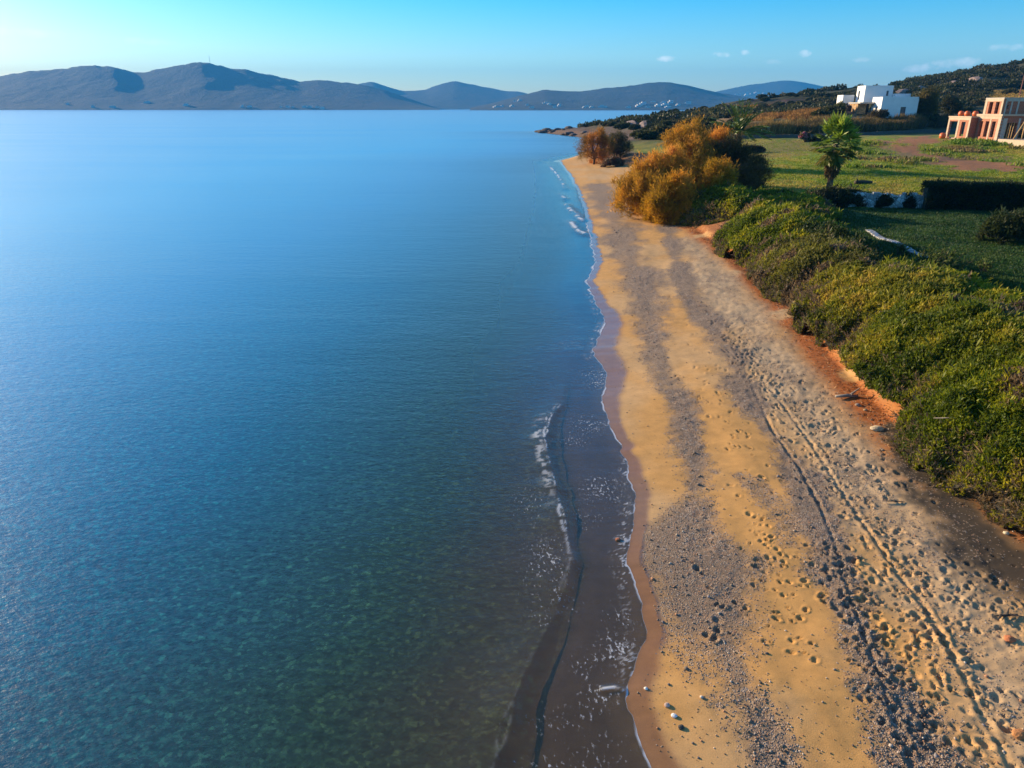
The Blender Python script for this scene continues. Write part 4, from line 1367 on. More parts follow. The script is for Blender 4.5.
# ------------------------------------------------------------------ road edge, reeds, grass tufts
RD = poly_px([(735, 138.5), (770, 138), (820, 137), (870, 135), (920, 132.5), (965, 129)])
k = MB()
for i in range(len(RD) - 1):
    a, b_ = RD[i], RD[i + 1]; m_ = 8
    for q in range(m_):
        u0 = a + (b_ - a) * q / m_; u1 = a + (b_ - a) * (q + 1) / m_; z0 = float(Z(*((u0 + u1) / 2)))
        an = math.atan2((u1 - u0)[1], (u1 - u0)[0]); cc = (u0 + u1) / 2; ln = np.linalg.norm(u1 - u0)
        k.box(cc[0] - ln / 2 + .01, cc[0] + ln / 2 - .01, cc[1] - .16, cc[1] + .16, z0 - .6, z0 + .55, an, tuple(cc))
tag(k.build('road_wall', M_grey), 'long low grey wall running along the road behind the field', 'wall')
# reeds
ns = 26000
t = rng.random(ns)
px = np.interp(t, [0, 1], [742, 952]); lo = np.interp(px, [742, 860, 952], [136.5, 133, 127.5]); hi_ = np.interp(px, [742, 860, 952], [131, 126.5, 121])
yp = lo + (hi_ - lo) * rng.random(ns)
X_, Y_, Z_ = hit(px, yp)
kp = fbm(X_ * .25, Y_ * .4, 3) > .36
X_, Y_, Z_ = X_[kp], Y_[kp], Z_[kp]
ns = len(X_)
hN = fbm(X_ * .18, Y_ * .18 + 4, 3)
P = np.stack([X_, Y_, Z_], -1)
C = palette(ns, [(.055, .045, .02), (.12, .085, .03), (.24, .155, .05), (.34, .22, .07)], t=np.clip(hN * 1.5 - .3 + rng.normal(size=ns) * .12, 0, 1))
reeds = blades(P, np.stack([rng.normal(size=ns) * .16 + .1, rng.normal(size=ns) * .16, np.ones(ns)], -1), (.9 + 2.1 * hN) * rng.uniform(.7, 1.2, ns), .13, C, 'reed_bed', M_dry)
tag(reeds, kind='stuff')


def tufts(name, region, n_, L, W, cols, nb=5, noise=None, thr=.5, mat=None, spread=.16, up=1.0):
    px = rng.uniform(region[0], region[1], n_); py = rng.uniform(region[2], region[3], n_)
    X_, Y_, Z_ = hit(px, py)
    b_ = X_ - xb(Y_)
    kp = (b_ > 3.5) | (Y_ > 150)
    i__ = np.clip(np.searchsorted(GY, Y_), 0, len(GY) - 1); j__ = np.clip(np.searchsorted(T, (X_ - _XS[i__]) / _SS[i__]), 0, len(T) - 1)
    kp &= rng.random(n_) > BARE[i__, j__] * 1.1
    if noise:
        kp &= fbm(X_ * noise, Y_ * noise, 3) > thr
    P = np.stack([X_, Y_, Z_ - .02], -1)[kp]; m_ = len(P)
    t = np.clip(fbm(P[:, 0] * .3, P[:, 1] * .25 + 5, 3) * 1.7 - .35 + rng.normal(size=m_) * .12, 0, 1)
    C = palette(m_, cols, t=t)
    PP = np.repeat(P, nb, 0) + rng.normal(size=(m_ * nb, 3)) * np.array([spread, spread, 0])
    DD = np.stack([rng.normal(size=m_ * nb) * .5, rng.normal(size=m_ * nb) * .5, np.full(m_ * nb, up)], -1)
    o = blades(PP, DD, L * rng.uniform(.5, 1.3, m_ * nb), W, np.repeat(C, nb, 0), name, mat or M_leaf)
    return tag(o, kind='stuff')


tufts('field_grass', (740, 1030, 140, 204), 16000, .17, .07, [(.12, .19, .010), (.19, .25, .014), (.30, .28, .03), (.38, .28, .07)], 5)
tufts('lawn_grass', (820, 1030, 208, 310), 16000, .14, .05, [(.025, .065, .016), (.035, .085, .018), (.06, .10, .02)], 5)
tufts('weeds', (850, 1030, 140, 168), 3600, .5, .2, [(.10, .18, .015), (.16, .22, .02), (.26, .20, .06), (.16, .11, .06)], 6, .16, .54, spread=.4)
tufts('dry_grass', (735, 835, 106, 121), 5000, .8, .2, [(.20, .10, .03), (.36, .18, .045), (.45, .24, .06)], 5, .1, .45, M_dry, .5)
tufts('straw_grass', (938, 1030, 92, 104), 3500, .9, .22, [(.30, .20, .05), (.46, .30, .08), (.22, .17, .05)], 5, None, .5, M_dry, .5)

# scrub: single bushes on the slope, and the dense maquis of the ridge as one growth
def scrub_mesh(seed, cols):
    nspr = 260
    d = unit(rng.normal(size=(nspr, 3))); d[:, 2] = np.abs(d[:, 2])
    rr = .75 + .5 * fbm(d[:, 0] * 2 + seed, d[:, 1] * 2, 2)
    P = d * rr[:, None] * np.array([1, 1, .8]) * rng.uniform(.7, 1, nspr)[:, None]
    nb = 4
    C = palette(nspr, cols)
    return np.repeat(P, nb, 0), np.repeat(d * .6 + np.array([0, 0, .5]), nb, 0) + rng.normal(size=(nspr * nb, 3)) * .5, np.repeat(C, nb, 0)


SCOL = [[(.022, .030, .010), (.040, .050, .014), (.065, .070, .022)], [(.030, .036, .014), (.060, .060, .022), (.09, .08, .03)], [(.018, .026, .012), (.032, .042, .014)]]
protos = []
for q in range(3):
    P, D, C = scrub_mesh(q * 5., SCOL[q])
    o = blades(P, D, .42, .2, C, 'scrub_bush', M_leaf)
    MB().lathe([(.05, .72), (.5, .6), (.72, .3), (.7, -.1), (.6, -.4)][::-1], k=9).build('core', M_twig, o)
    protos.append(o)
GS = {0: 'dark green scrub bushes on the slope below the ridge', 1: 'olive scrub bushes on the slope below the ridge', 2: 'blackish scrub bushes on the slope below the ridge'}
LS = {0: 'dark green scrub bush growing on the slope below the ridge', 1: 'olive brown scrub bush growing on the slope below the ridge', 2: 'blackish green scrub bush growing on the slope below the ridge'}
cnt = 0
used = [False] * 3
px = rng.uniform(606, 1030, 1500); py = rng.uniform(92, 140, 1500)
X_, Y_, Z_ = hit(px, py)
for i in range(1500):
    if cnt >= 250:
        break
    if Y_[i] < 146 or Y_[i] > 345 or (835 < px[i] < 915 and py[i] > 104) or (px[i] > 940 and py[i] > 114) or (px[i] > 720 and py[i] > 126) or X_[i] - xs(Y_[i]) < 5:
        continue
    if px[i] > 700 and fbm(X_[i] * .05, Y_[i] * .05, 3) < .44:
        continue
    q = random.choice([0, 0, 1, 2]); s_ = random.uniform(.8, 2.2)
    if not used[q]:
        o = protos[q]; used[q] = True
    else:
        o = protos[q].copy(); col.objects.link(o)
        for ch in protos[q].children:
            c_ = ch.copy(); col.objects.link(c_); c_.parent = o
    o.location = (X_[i], Y_[i], Z_[i] - .1); o.rotation_euler = (0, 0, random.uniform(0, 6)); o.scale = (s_ * random.uniform(.9, 1.4), s_, s_ * random.uniform(.7, 1.0))
    tag(o, LS[q], 'bush', GS[q]); cnt += 1
# ridge maquis
nm = 5200
px = rng.uniform(600, 1060, nm); py = rng.uniform(50, 130, nm)
xx = rng.uniform(20, 330, nm); yy = rng.uniform(215, 430, nm)
kp = (fbm(xx * .03, yy * .03, 3) > .40) & (xx < yy * .85)
kp &= ~((xx / yy > .62) & (yy < 270))
kp &= (xx - xs(yy)) > 14
xx, yy = xx[kp], yy[kp]; nm = len(xx)
s_ = rng.uniform(1.2, 2.9, nm)
per = 90
d = unit(rng.normal(size=(nm * per, 3))); d[:, 2] = np.abs(d[:, 2])
P = np.repeat(np.stack([xx, yy, Z(xx, yy)], -1), per, 0) + d * np.repeat(s_, per)[:, None] * np.array([1, 1, .75]) * rng.uniform(.6, 1.0, nm * per)[:, None]
ct = np.clip(fbm(xx * .08, yy * .08, 3) * 1.6 - .3 + rng.normal(size=nm) * .18, 0, 1)
C = np.repeat(palette(nm, [(.018, .026, .010), (.032, .042, .014), (.052, .056, .02), (.075, .066, .03)], t=ct), per, 0)
o = blades(P, d + np.array([0, 0, .4]) + rng.normal(size=d.shape) * .4, np.repeat(s_, per) * .34, np.repeat(s_, per) * .26, C, 'hillside_scrub', M_leaf)
tag(o, kind='stuff')

# rocks along the headland shore
M_rock = simple('dark shore rock', (.085, .062, .055), .9, .4, 1.2, .9, 6)
M_rockp = simple('pale pinkish rock', (.24, .17, .15), .9, .3, 1.2, .9, 6)


def rock_mesh(name, r, mat, sq=(1, 1, .7), sub=2, parent=None, rough=.3):
    import bmesh
    bm = bmesh.new()
    bmesh.ops.create_icosphere(bm, subdivisions=sub, radius=1)
    o_ = Vector((random.uniform(0, 99), random.uniform(0, 99), 0))
    for v in bm.verts:
        c = v.co
        k_ = 1 + (float(fbm(c.x * 1.3 + o_.x, c.y * 1.3 + c.z * 1.7 + o_.y, 3)) - .5) * 2 * rough
        v.co = Vector((c.x * sq[0], c.y * sq[1], c.z * sq[2])) * r * k_
    me = bpy.data.meshes.new(name); bm.to_mesh(me); bm.free()
    me.materials.append(mat)
    return link(bpy.data.objects.new(name, me), parent)


base = None
for q in range(46):
    t = q / 45
    if q < 30:
        yv = 150 + 158 * random.random()
        xv = float(xs(yv)) + random.uniform(-1.2, 3)
    else:
        yv = random.uniform(285, 310); xv = float(xs(yv)) + random.uniform(-1, 8)
    o = rock_mesh('shore_rock', random.uniform(.6, 1.7), M_rock, (1.4, 1, .55)) if q < 6 else bases[q % 6].copy()
    if q < 6:
        bases = (bases if q else []) + [o]
    else:
        col.objects.link(o)
    o.location = (xv, yv, max(.1, float(Z(xv, yv)))); o.rotation_euler = (0, 0, random.uniform(0, 6))
    tag(o, 'dark brown rock at the waterline of the headland', 'rock', 'rocks along the headland shore')
prk = [(668, 117), (655, 121), (648, 126), (690, 114), (677, 121), (640, 123), (662, 112), (632, 126), (920, 90), (955, 84), (905, 94), (975, 81)]
for i, q_ in enumerate(prk):
    x_, y_, z_ = hit1(*q_)
    o = rock_mesh('hill_outcrop', random.uniform(1.6, 3.2), M_rockp, (1.5, 1, .6))
    o.location = (x_, y_, z_); o.rotation_euler = (0, 0, random.uniform(0, 6))
    if i < 8:
        tag(o, 'pale pinkish rock outcrop on the bare slope above the headland shore', 'rock', 'outcrops above the headland shore')
    else:
        tag(o, 'pale grey rock outcrop among dark scrub under the right hand ridge', 'rock', 'outcrops under the ridge')

# ------------------------------------------------------------------ white house
hx, hy, hz_ = hit1(879, 119.5)
hd = hy * cP + (CH - hz_) * sP
u_ = hd / FPX                                    # metres per pixel at the house
HR = R(-4)
root = empty('white_house', (hx, hy, hz_), HR, label='modern white cubic two storey house on the slope behind the reeds', cat='house')
ml = u_ * 2.35                                   # depth that shows as one pixel on the end walls
W_ = lambda a: a * u_


def block(x0, x1, y0, y1, z0, z1, nm, holes=(), lholes=()):
    """White cubic volume with window openings on front and left end, roof slab inside a parapet."""
    t = .3
    MB().wall_x(x0, x1, y0, y0 + t, z0, z1, list(holes)).wall_y(x0, x0 + t, y0 + t, y1 - t, z0, z1, list(lholes)).wall_y(x1 - t, x1, y0 + t, y1 - t, z0, z1, []).wall_x(x0, x1, y1 - t, y1, z0, z1, []).build(nm, M_white, root)
    MB().box(x0 + t + .002, x1 - t - .002, y0 + t + .002, y1 - t - .002, z1 - .6, z1 - .4).build('roof', M_slab, root)
    for h_ in holes:
        f_ = MB().box(h_[0] + .003, h_[1] - .003, y0 + .14, y0 + .2, h_[2] + .003, h_[3] - .003).build('window', M_glass, root)
    for h_ in lholes:
        MB().box(x0 + .14, x0 + .2, h_[0] + .003, h_[1] - .003, h_[2] + .003, h_[3] - .003).build('window', M_glass, root)


hp = lambda py: (119.5 - py) * u_ * 1.0          # height for a picture row near the front
block(0, W_(35), 0, 5.2, -1.0, hp(98.5), 'lower_wall', [(W_(19), W_(24), .4, 2.5)], [(1.8, 3.0, .9, 2.6)])
block(-W_(6), W_(22), 1.6 + 5.3, 1.6 + 10.0, hp(106) + .6, hp(91.5) + .9, 'upper_wall', [(W_(15.6), W_(17.8), hp(100) + .6, hp(95) + .6)], [(9.6, 10.6, hp(105) + .9, hp(96) + .9)])
block(W_(22.1), W_(37), 5.21, 10, -1, hp(97) + .4, 'rear_wall')
block(-W_(19), -W_(7.5), 11.8, 15.5, -.5, hp(101) + 1.1, 'side_wall', [(-W_(15), -W_(12.6), .8, hp(104))])
MB().box(-W_(14.5), W_(0) - .01, 3.6, 10.6, hp(106) + .3, hp(106) + .58).build('porch_slab', M_slab, root)
MB().box(-W_(13), -W_(4.5), 5.6, 10.5, -1.2, hp(106) + .29).build('stone_wall', M_stoneo, root)
MB().box(-W_(17.8), -W_(13.01), 9.5, 10.2, -1, hp(106)).build('recess_shade', M_shade, root)  # near-black box in place of the shade in the recess
MB().box(-W_(4.4), -.02, 6.6, 6.8, -1, hp(106) + .28).build('porch_shade', M_shade, root)  # near-black panel in place of the shade in the porch opening
MB().box(-W_(31), -W_(18), 8.6, 9.2, -1.5, hp(110) + .5).build('terrace_wall', M_stoneo, root)
MB().box(-W_(37), -W_(2), .4, .75, -1.5, .5).build('garden_wall', M_slab, root)

# ------------------------------------------------------------------ unfinished house
bx, by, bz = hit1(996, 143)
bz += .4
bd = by * cP + (CH - bz) * sP
v_ = bd / FPX
ROOT = empty('unfinished_house', (bx, by, bz), R(2), label='unfinished brick and concrete house with open window slots at right', cat='house')
lh = 22.5 * v_; uh = 16 * v_
dpm = 1 / (FPX * bx / bd * cP / bd)              # metres of depth per pixel on the end walls
D_ = lambda a: a * dpm
# left end wall of the ground floor, three slots
MB().wall_y(0, .3, 0, D_(25), -.6, lh, [(D_(4.6), D_(8.2), .35, lh - .75), (D_(11), D_(14.4), .35, lh - .75), (D_(17), D_(20.4), .35, lh - .75)]).build('end_wall', M_brick_lit, ROOT)
for (a, c_) in ((0, 2.6), (9.0, 10.2), (22.6, 25)):
    MB().box(-.035, -.003, D_(a), D_(c_), -.05, lh - .42).build('concrete_column', M_concrete_lit, ROOT)
MB().box(-.037, -.003, 0, D_(25), lh - .417, lh).build('ring_beam', M_concrete_lit, ROOT)
MB().box(-.037, -.003, 0, D_(25), -.6, -.053).build('plinth', M_concrete_lit, ROOT)
W0 = 10.5
k = MB().wall_x(.31, W0, 0, .3, -.6, lh, [(v_ * 5, v_ * 17, .25, lh - .9), (v_ * 21, v_ * 40, .25, lh - .9)])
k.build('front_wall', M_brick, ROOT)
for a in (.30, v_ * 4.2, v_ * 17.8, v_ * 41):
    MB().box(a, a + .3, -.03, -.003, -.6, lh - .32).build('concrete_column', M_slab, ROOT)
MB().box(-.12, W0 + .1, -.2, D_(25) + .1, lh + .003, lh + .25).build('floor_slab', M_concrete_lit, ROOT)
MB().wall_x(.31, W0, D_(25) - .3, D_(25), -.6, lh, []).build('back_wall', M_brick, ROOT)
MB().box(.32, W0, .32, D_(25) - .32, .05, .2).build('ground_slab', M_slab, ROOT)
# upper storey
y0, y1 = D_(2.6), D_(20)
MB().wall_y(.15, .45, y0, y1, lh + .253, lh + uh, [(y0 + D_(3.6), y0 + D_(7), lh + .3, lh + uh - .42), (y0 + D_(9.6), y0 + D_(13.2), lh + .3, lh + uh - .42)]).build('end_wall', M_brick_lit, ROOT)
for (a, c_) in ((0, 1.6), (15.2, 17.4)):
    MB().box(.112, .147, y0 + D_(a), y0 + D_(c_), lh + .256, lh + uh - .35).build('concrete_column', M_concrete_lit, ROOT)
MB().box(.11, .147, y0, y1, lh + uh - .347, lh + uh).build('ring_beam', M_concrete_lit, ROOT)
MB().wall_x(.46, W0 - .3, y0, y0 + .3, lh + .253, lh + uh, [(v_ * 4, v_ * 7, lh + 1.0, lh + uh - .9), (v_ * 19, v_ * 23, lh + 1.4, lh + uh - 1.0)]).build('front_wall', M_brick, ROOT)
MB().wall_x(.46, W0 - .3, y1 - .3, y1, lh + .253, lh + uh, []).wall_y(W0 - .6, W0 - .3, y0 + .3, y1 - .3, lh + .253, lh + uh, []).build('back_wall', M_brick, ROOT)
for a in (.46, v_ * 9, v_ * 15.5, v_ * 26):
    MB().box(a, a + v_ * 1.6, y0 - .03, y0 - .003, lh + .253, lh + uh - .35).build('concrete_column', M_slab, ROOT)
MB().box(.46, W0 - .3, y0 - .032, y0 - .003, lh + uh - .347, lh + uh).build('ring_beam', M_slab, ROOT)
MB().box(.1, W0 - .25, y0 - .05, y1 + .05, lh + uh + .003, lh + uh + .16).build('roof_slab', M_slab, ROOT)
# left wing with an open bay
wy0 = D_(22.5); wx0 = -v_ * 7.5; wy1 = wy0 + D_(24); wh = 20.5 * v_
MB().wall_y(wx0, wx0 + .3, wy0, wy1, -.5, wh, [(wy0 + D_(5), wy0 + D_(9.2), .3, wh - .6), (wy0 + D_(13.5), wy1 - D_(2), .1, wh - .55)]).build('end_wall', M_brick_lit, ROOT)
for (a, c_) in ((0, 1.8), (11.6, 13.4), (22.3, 24)):
    MB().box(wx0 - .034, wx0 - .003, wy0 + D_(a), wy0 + D_(c_), .03, wh - .35).build('concrete_column', M_concrete_lit, ROOT)
MB().box(wx0 - .036, wx0 - .003, wy0, wy1, wh - .347, wh).build('ring_beam', M_concrete_lit, ROOT)
MB().wall_x(wx0 + .31, -.01, wy0, wy0 + .3, -.5, wh, []).build('front_wall', M_brick, ROOT)
MB().box(wx0 - .08, .0, wy0 - .08, wy1 + .1, wh + .003, wh + .2).build('roof_slab', M_concrete_lit, ROOT)
MB().box(wx0 - .3, .29, wy0 - .4, wy1 + .4, -.8, .02).build('plinth', M_concrete_lit, ROOT)
# terrace before it and the timber props
MB().box(.0, W0 + 3, -D_(30), -.24, -1.6, .18).build('terrace', M_concrete_lit, ROOT)
for a in (v_ * 7, v_ * 9.5, v_ * 12, v_ * 14.5):
    MB().tube([(a, .15, .25), (a + random.uniform(-.15, .15), .15, lh - .9)], .06, 6).build('timber_prop', M_wood, ROOT)
# timber trestle on the terrace
tx, ty = bx + v_ * 15, by - D_(9)
TR_ = empty('timber_trestle', (tx, ty, bz + .18), .2, label='raw timber trestle of crossed poles standing on the terrace of the unfinished house', cat='trestle')
for (a, b_) in (((-1.4, 0, 0), (.35, 0, 3.4)), ((.3, .3, 0), (.1, .1, 3.9)), ((1.5, 0, 0), (.0, 0, 3.3)), ((.2, -.8, 0), (.15, 0, 3.2))):
    MB().tube([a, b_], .09, 7).build('pole', M_wood, TR_)
MB().tube([(-.6, 0, 1.5), (.9, 0, 1.6)], .06, 6).build('cross_bar', M_wood, TR_)


# orange round drums on the wing roof and on the ground
def drum(label, x_, y_, z_, r_, group):
    o = empty('orange_drum', (x_, y_, z_), random.uniform(0, 3), label=label, cat='drum', group=group)
    MB().lathe([(r_ * .6, 0), (r_ * .92, r_ * .25), (r_, r_ * .8), (r_ * .93, r_ * 1.35), (r_ * .62, r_ * 1.7), (r_ * .4, r_ * 1.78)], k=18).build('body', M_orange, o, True)
    MB().lathe([(r_ * .36, r_ * 1.785), (r_ * .38, r_ * 1.86), (r_ * .3, r_ * 1.92)], k=14).build('lid', M_steel, o)
    MB().lathe([(r_ * 1.01, r_ * .70), (r_ * 1.045, r_ * .8), (r_ * 1.01, r_ * .9)], k=18).build('hoop', M_orange, o)
    return o


gD = 'orange drums at the unfinished house'
wzr = bz + wh + .2
drum('round orange drum on the wing roof of the unfinished house, nearest its outer edge', bx + wx0 + .7, by + wy1 - 1.2, wzr, .42, gD)
drum('round orange drum on the wing roof of the unfinished house, between two others', bx + wx0 + .8, by + wy0 + (wy1 - wy0) * .52, wzr, .42, gD)
drum('round orange drum on the wing roof of the unfinished house, nearest the main block', bx + wx0 + .85, by + wy0 + .9, wzr, .42, gD)
x_, y_, z_ = hit1(942, 138.5)
drum('round orange drum standing on bare earth left of the unfinished house', x_, y_, z_, .48, gD)

# pole at the right edge, small posts in the straw field
x_, y_, z_ = hit1(1019, 98)
PL = empty('utility_pole', (x_, y_, z_), .3, label='reddish utility pole with a short crossarm behind the unfinished house', cat='pole')
MB().tube([(0, 0, -.5), (0, 0, 3.5), (0, 0, 7.5)], [.17, .14, .11], 8).build('post', M_rust, PL)
MB().box(-.9, .9, -.06, .06, 6.7, 6.85).build('crossarm', M_rust, PL)

# ------------------------------------------------------------------ villages far across the strait
M_vill = simple('far white walls', (.62, .60, .58), .9, .05)


def far_house(w, d_, h):
    o = MB().box(-w / 2, w / 2, -d_ / 2, d_ / 2, -3, h).box(-w / 2 - w * .38, -w / 2 - .05, -d_ * .3, d_ * .45, -3, h * .6).build('village_house', M_vill)
    MB().box(-w / 2 + .5, w / 2 - .5, -d_ / 2 + .5, d_ / 2 - .5, h + .02, h + .5).build('roof', M_slab, o)
    k = MB()
    for q in range(3):
        k.box(-w * .36 + q * w * .28, -w * .36 + q * w * .28 + w * .1, -d_ / 2 - .25, -d_ / 2 - .02, h * .35, h * .7)
    k.build('window', M_glass, o)
    return o


vp = [far_house(13, 10, 6.5), far_house(20, 11, 5.5), far_house(10, 9, 8)]
vu = [False] * 3
VIL = [(HRr, [(497, 107.5), (503, 107), (512, 106.5), (516, 102), (520, 101), (527, 105), (533, 108), (547, 104), (550, 104.5), (556, 107.5), (560, 106), (585, 107.5), (588, 107), (592, 108), (603, 107.5), (606, 107),
              (640, 107), (643, 105.5), (646, 104.5), (641, 104), (649, 107), (655, 102), (660, 106.5), (667, 105.5), (670, 107), (664, 103), (672, 103), (680, 106), (690, 104), (630, 108)],
        'tiny white house of the coastal village under the right hand far hill', 'village houses under the right hand far hill'),
       (HL, [(278, 108), (284, 107.5), (290, 107), (303, 107.5), (308, 108), (314, 108), (320, 108.3), (238, 107), (244, 107), (142, 102), (180, 105), (60, 105), (85, 107), (106, 108)],
        'tiny white house low on the left hand far hill', 'houses low on the left hand far hill'),
       (HF, [(737, 95), (742, 94), (747, 93.5), (752, 94.5), (757, 93), (761, 94), (765, 93.5), (748, 95.5)],
        'tiny pale house of the hillside village on the farthest hill at right', 'village houses on the farthest hill')]
for (hill, pts, lb, gp) in VIL:
    hpx, hv, HX, HY, HZ = hill
    py_of = 384 - FPX * ((HY * -sP * -1 * 0 + ((HZ - CH) * cP + HY * sP)) / (HY * cP - (HZ - CH) * sP))
    for (a, b_) in pts:
        jx = int(np.argmin(np.abs(hpx - a)))
        cand = py_of[:26, jx]
        i_ = int(np.argmin(np.abs(cand - b_)))
        q = random.choice([0, 0, 1, 2])
        if not vu[q]:
            o = vp[q]; vu[q] = True
        else:
            o = vp[q].copy(); col.objects.link(o)
            for ch in vp[q].children:
                c_ = ch.copy(); col.objects.link(c_); c_.parent = o
        s_ = random.uniform(.8, 1.5)
        o.location = (HX[i_, jx], HY[i_, jx], HZ[i_, jx]); o.rotation_euler = (0, 0, random.uniform(-.5, .5)); o.scale = (s_, s_, s_)
        tag(o, lb, 'house', gp)
# mast on the left hill
hpx, hv, HX, HY, HZ = HL
jx = int(np.argmin(np.abs(hpx - 210)))
AM = empty('radio_mast', (HX[25, jx], HY[25, jx], HZ[25, jx] - 2), 0, label='thin radio mast on the highest summit of the left hand far hill', cat='mast')
MB().tube([(0, 0, 0), (0, 0, 22), (0, 0, 46)], [1.2, .9, .6], 6).build('tower', M_steel, AM)
MB().box(-2, 2, -1, 1, 34, 36).build('antenna_arm', M_steel, AM)

# ------------------------------------------------------------------ beach: pebbles, stones, driftwood
def gz_at(x_, y_):
    i = np.clip(np.searchsorted(GY, y_), 1, len(GY) - 1)
    t = (x_ - xs(GY[i])) / s_of(GY[i])
    j = np.clip(np.searchsorted(T, t), 1, len(T) - 1)
    return GZ[i, j], gravel[i, j], sand_shade[i, j], redw[i, j]


nc_ = 190000
px = rng.uniform(590, 1070, nc_); py = rng.uniform(225, 860, nc_)
x_, y_ = at(px, py, .4)
dd_ = x_ - xs(y_); bb_ = x_ - xb(y_)
gz_, gg_, ww_, rd_ = gz_at(x_, y_)
# look up once more with the true level
t_ = (CH - gz_) / (CH - .4)
x_ = x_ * t_; y_ = y_ * t_
gz_, gg_, ww_, rd_ = gz_at(x_, y_)
dd_ = x_ - xs(y_); bb_ = x_ - xb(y_)
acc = (rng.random(nc_) < np.clip(gg_ * .36 + .024 + .05 * rd_, 0, 1) * np.where(ww_ > .3, .25, 1)) & (dd_ > .15) & (bb_ < .5) & (y_ > 4)
x_, y_, gz_, gg_ = x_[acc], y_[acc], gz_[acc], gg_[acc]
N_ = len(x_)
ico = np.array([(0, 0, 1), (.89, 0, .45), (.28, .85, .45), (-.72, .53, .45), (-.72, -.53, .45), (.28, -.85, .45), (.72, .53, -.45), (-.28, .85, -.45), (-.89, 0, -.45), (-.28, -.85, -.45), (.72, -.53, -.45), (0, 0, -1)])
icf = np.array([(0, 1, 2), (0, 2, 3), (0, 3, 4), (0, 4, 5), (0, 5, 1), (1, 6, 2), (2, 7, 3), (3, 8, 4), (4, 9, 5), (5, 10, 1), (6, 7, 2), (7, 8, 3), (8, 9, 4), (9, 10, 5), (10, 6, 1), (11, 7, 6), (11, 8, 7), (11, 9, 8), (11, 10, 9), (11, 6, 10)])
sz = np.exp(rng.normal(size=N_) * .5) * .0078 * np.clip(1 + (y_ - 10) * .02, 1, 2)
an = rng.random(N_) * 2 * pi
sxy = rng.uniform(.8, 1.5, (N_, 1)); vv = ico[None] * np.stack([sxy[:, 0], np.ones(N_), rng.uniform(.5, .8, N_)], -1)[:, None] * sz[:, None, None] * (1 + rng.normal(size=(N_, 12, 1)) * .12)
ca_, sa_ = np.cos(an)[:, None], np.sin(an)[:, None]
VX = vv[..., 0] * ca_ - vv[..., 1] * sa_ + x_[:, None]; VY = vv[..., 0] * sa_ + vv[..., 1] * ca_ + y_[:, None]; VZ = vv[..., 2] + gz_[:, None] + sz[:, None] * .25
C = palette(N_, [(.17, .13, .10), (.25, .19, .14), (.31, .22, .15), (.36, .18, .10), (.40, .30, .22), (.24, .21, .21), (.56, .47, .38), (.11, .085, .07)], [.15, .19, .15, .14, .14, .1, .07, .06])
o = np_mesh('pebbles', np.stack([VX, VY, VZ], -1).reshape(-1, 3), (icf[None] + (np.arange(N_) * 12)[:, None, None]).reshape(-1, 3), M_pebble, smooth=True, colr=np.repeat(C, 12, 0))
tag(o, kind='stuff')
print('pebbles', N_)


def stone(label, px, py, r_, c, sq=(1.2, 1, .7), name='beach_stone', group=None):
    m_ = simple('stone', c, .85, .25, 12, .5, 40)
    x_, y_ = at(px, py, .3); g_ = float(gz_at(np.array([x_]), np.array([y_]))[0][0])
    x_, y_ = at(px, py, g_); g_ = float(gz_at(np.array([x_]), np.array([y_]))[0][0])
    o = rock_mesh(name, r_, m_, sq, 3, rough=.22)
    o.location = (x_, y_, g_ + r_ * sq[2] * .45); o.rotation_euler = (0, 0, random.uniform(-.4, .4))
    return tag(o, label, 'stone', group)


stone('pale pink pebble on the wet sand beside the tongue of foam', 667, 706, .042, (.50, .36, .30))
stone('bright white stone on the damp sand near the bottom of the beach', 674, 716.5, .042, (.80, .78, .76))
stone('blackish stone just below the bright white stone on damp sand', 681, 728, .042, (.06, .055, .05))
stone('small white pebble on the wet sand near the swash edge', 646, 689, .03, (.78, .74, .68))
stone('rust red stone lying in the shallow swash', 618, 540, .05, (.42, .14, .07))
stone('orange red stone on the pebbly sand at the right frame edge', 1010, 637, .08, (.45, .15, .06))
stone('large flat pale stone at the top of the beach, before the painted shade on the sand', 877, 428, .14, (.55, .42, .26), (1.5, 1, .42))
stone('grey stone next to the bleached log under the red bank', 858, 404, .07, (.30, .25, .22))
stone('small tan stone at the foot of the bank, right of the bleached log', 866, 408, .055, (.40, .28, .16))
stone('dark stone half buried at the lower right corner of the beach', 1019, 735, .085, (.40, .17, .06))
stone('dark brown stone at the foot of the red earth where the painted shade begins', 905, 447, .10, (.07, .055, .045))
stone('pale stone lying on red earth at the right frame edge', 1010, 520, .055, (.62, .52, .36))


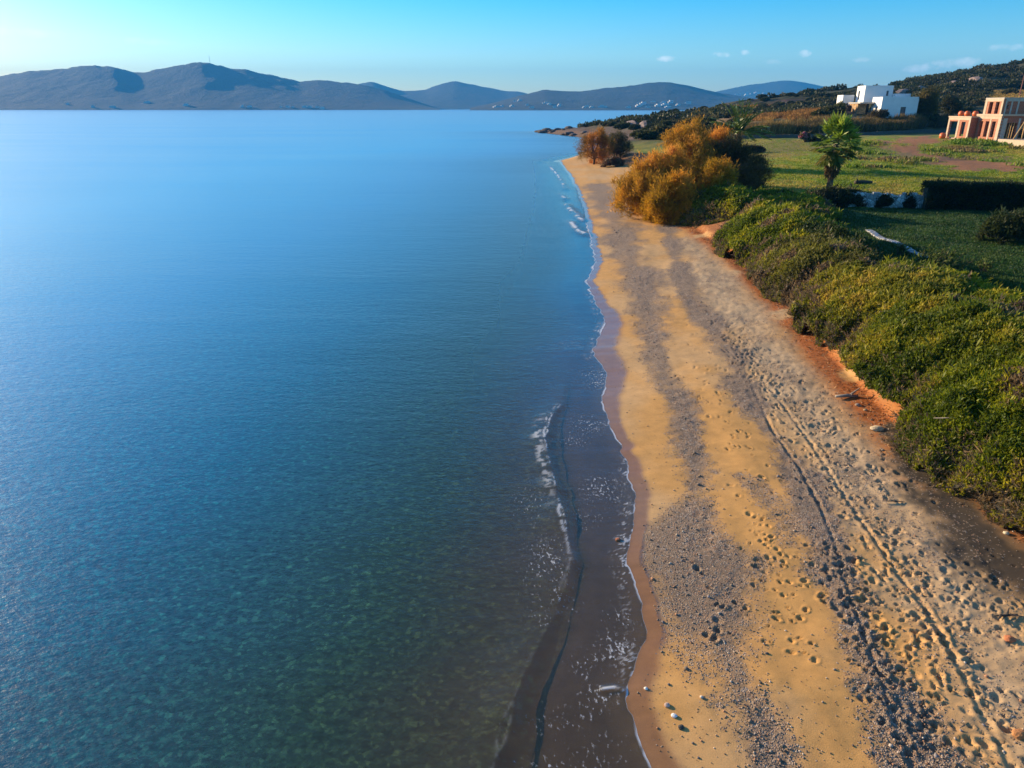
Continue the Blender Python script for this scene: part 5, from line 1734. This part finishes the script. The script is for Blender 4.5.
def logpiece(name, label, px, py, pts, rad, mat, parts=()):
    x_, y_ = at(px, py, .6); g_ = float(gz_at(np.array([x_]), np.array([y_]))[0][0])
    x_, y_ = at(px, py, g_); g_ = float(gz_at(np.array([x_]), np.array([y_]))[0][0])
    root = empty(name, (x_, y_, g_), 0, label=label, cat='driftwood')
    MB().tube(pts, rad, 8).build('stem', mat, root, True)
    for (pp, rr) in parts:
        MB().tube(pp, rr, 6).build('branch', mat, root)
    return root


logpiece('driftwood_log', 'short sea bleached log at the foot of the red bank', 847, 398, [(-.36, 0, .05), (0, .03, .07), (.32, -.02, .06)], [.04, .06, .045], M_drift, [([(.1, 0, .12), (.4, .12, .28)], [.04, .015])])
logpiece('driftwood', 'dark branching driftwood with seaweed on the pebbles at right', 1006, 618, [(-.22, .02, .02), (-.03, 0, .04), (.22, .04, .03)], [.012, .024, .012], M_driftd, [([(-.1, 0, .05), (-.25, -.14, .06)], [.025, .01]), ([(.05, 0, .06), (.2, -.1, .10)], [.02, .008]), ([(0, 0, .05), (.12, .14, .09)], [.02, .008])])
logpiece('bare_stick', 'thin bleached stick poking out of the nearest bank shrub', 952, 448, [(-.5, .2, .9), (0, 0, 1.0), (.55, -.15, .9)], [.012, .016, .008], M_drift)
logpiece('beach_stick', 'thin dark stick lying on pebbles near the top of the beach', 893, 503, [(-.25, .02, .02), (.0, 0, .03), (.25, -.02, .02)], [.008, .014, .007], M_driftd)
# litter of red dried stems on the bank foot
nl = 9000
yy = rng.uniform(11, 70, nl); xx = xb(yy) + rng.normal(size=nl) * .45 - .05
g_, _a, w2, r2 = gz_at(xx, yy)
kp = (rng.random(nl) < r2 + .12) & (w2 < .4)
P = np.stack([xx, yy, g_ + .01], -1)[kp]; m_ = len(P)
o = blades(P, np.stack([rng.normal(size=m_), rng.normal(size=m_), .25 + .3 * rng.random(m_)], -1), rng.uniform(.06, .2, m_), .02, palette(m_, [(.30, .10, .03), (.42, .16, .05), (.20, .09, .04), (.48, .30, .14)]), 'red_litter', M_dry)
tag(o, kind='stuff')
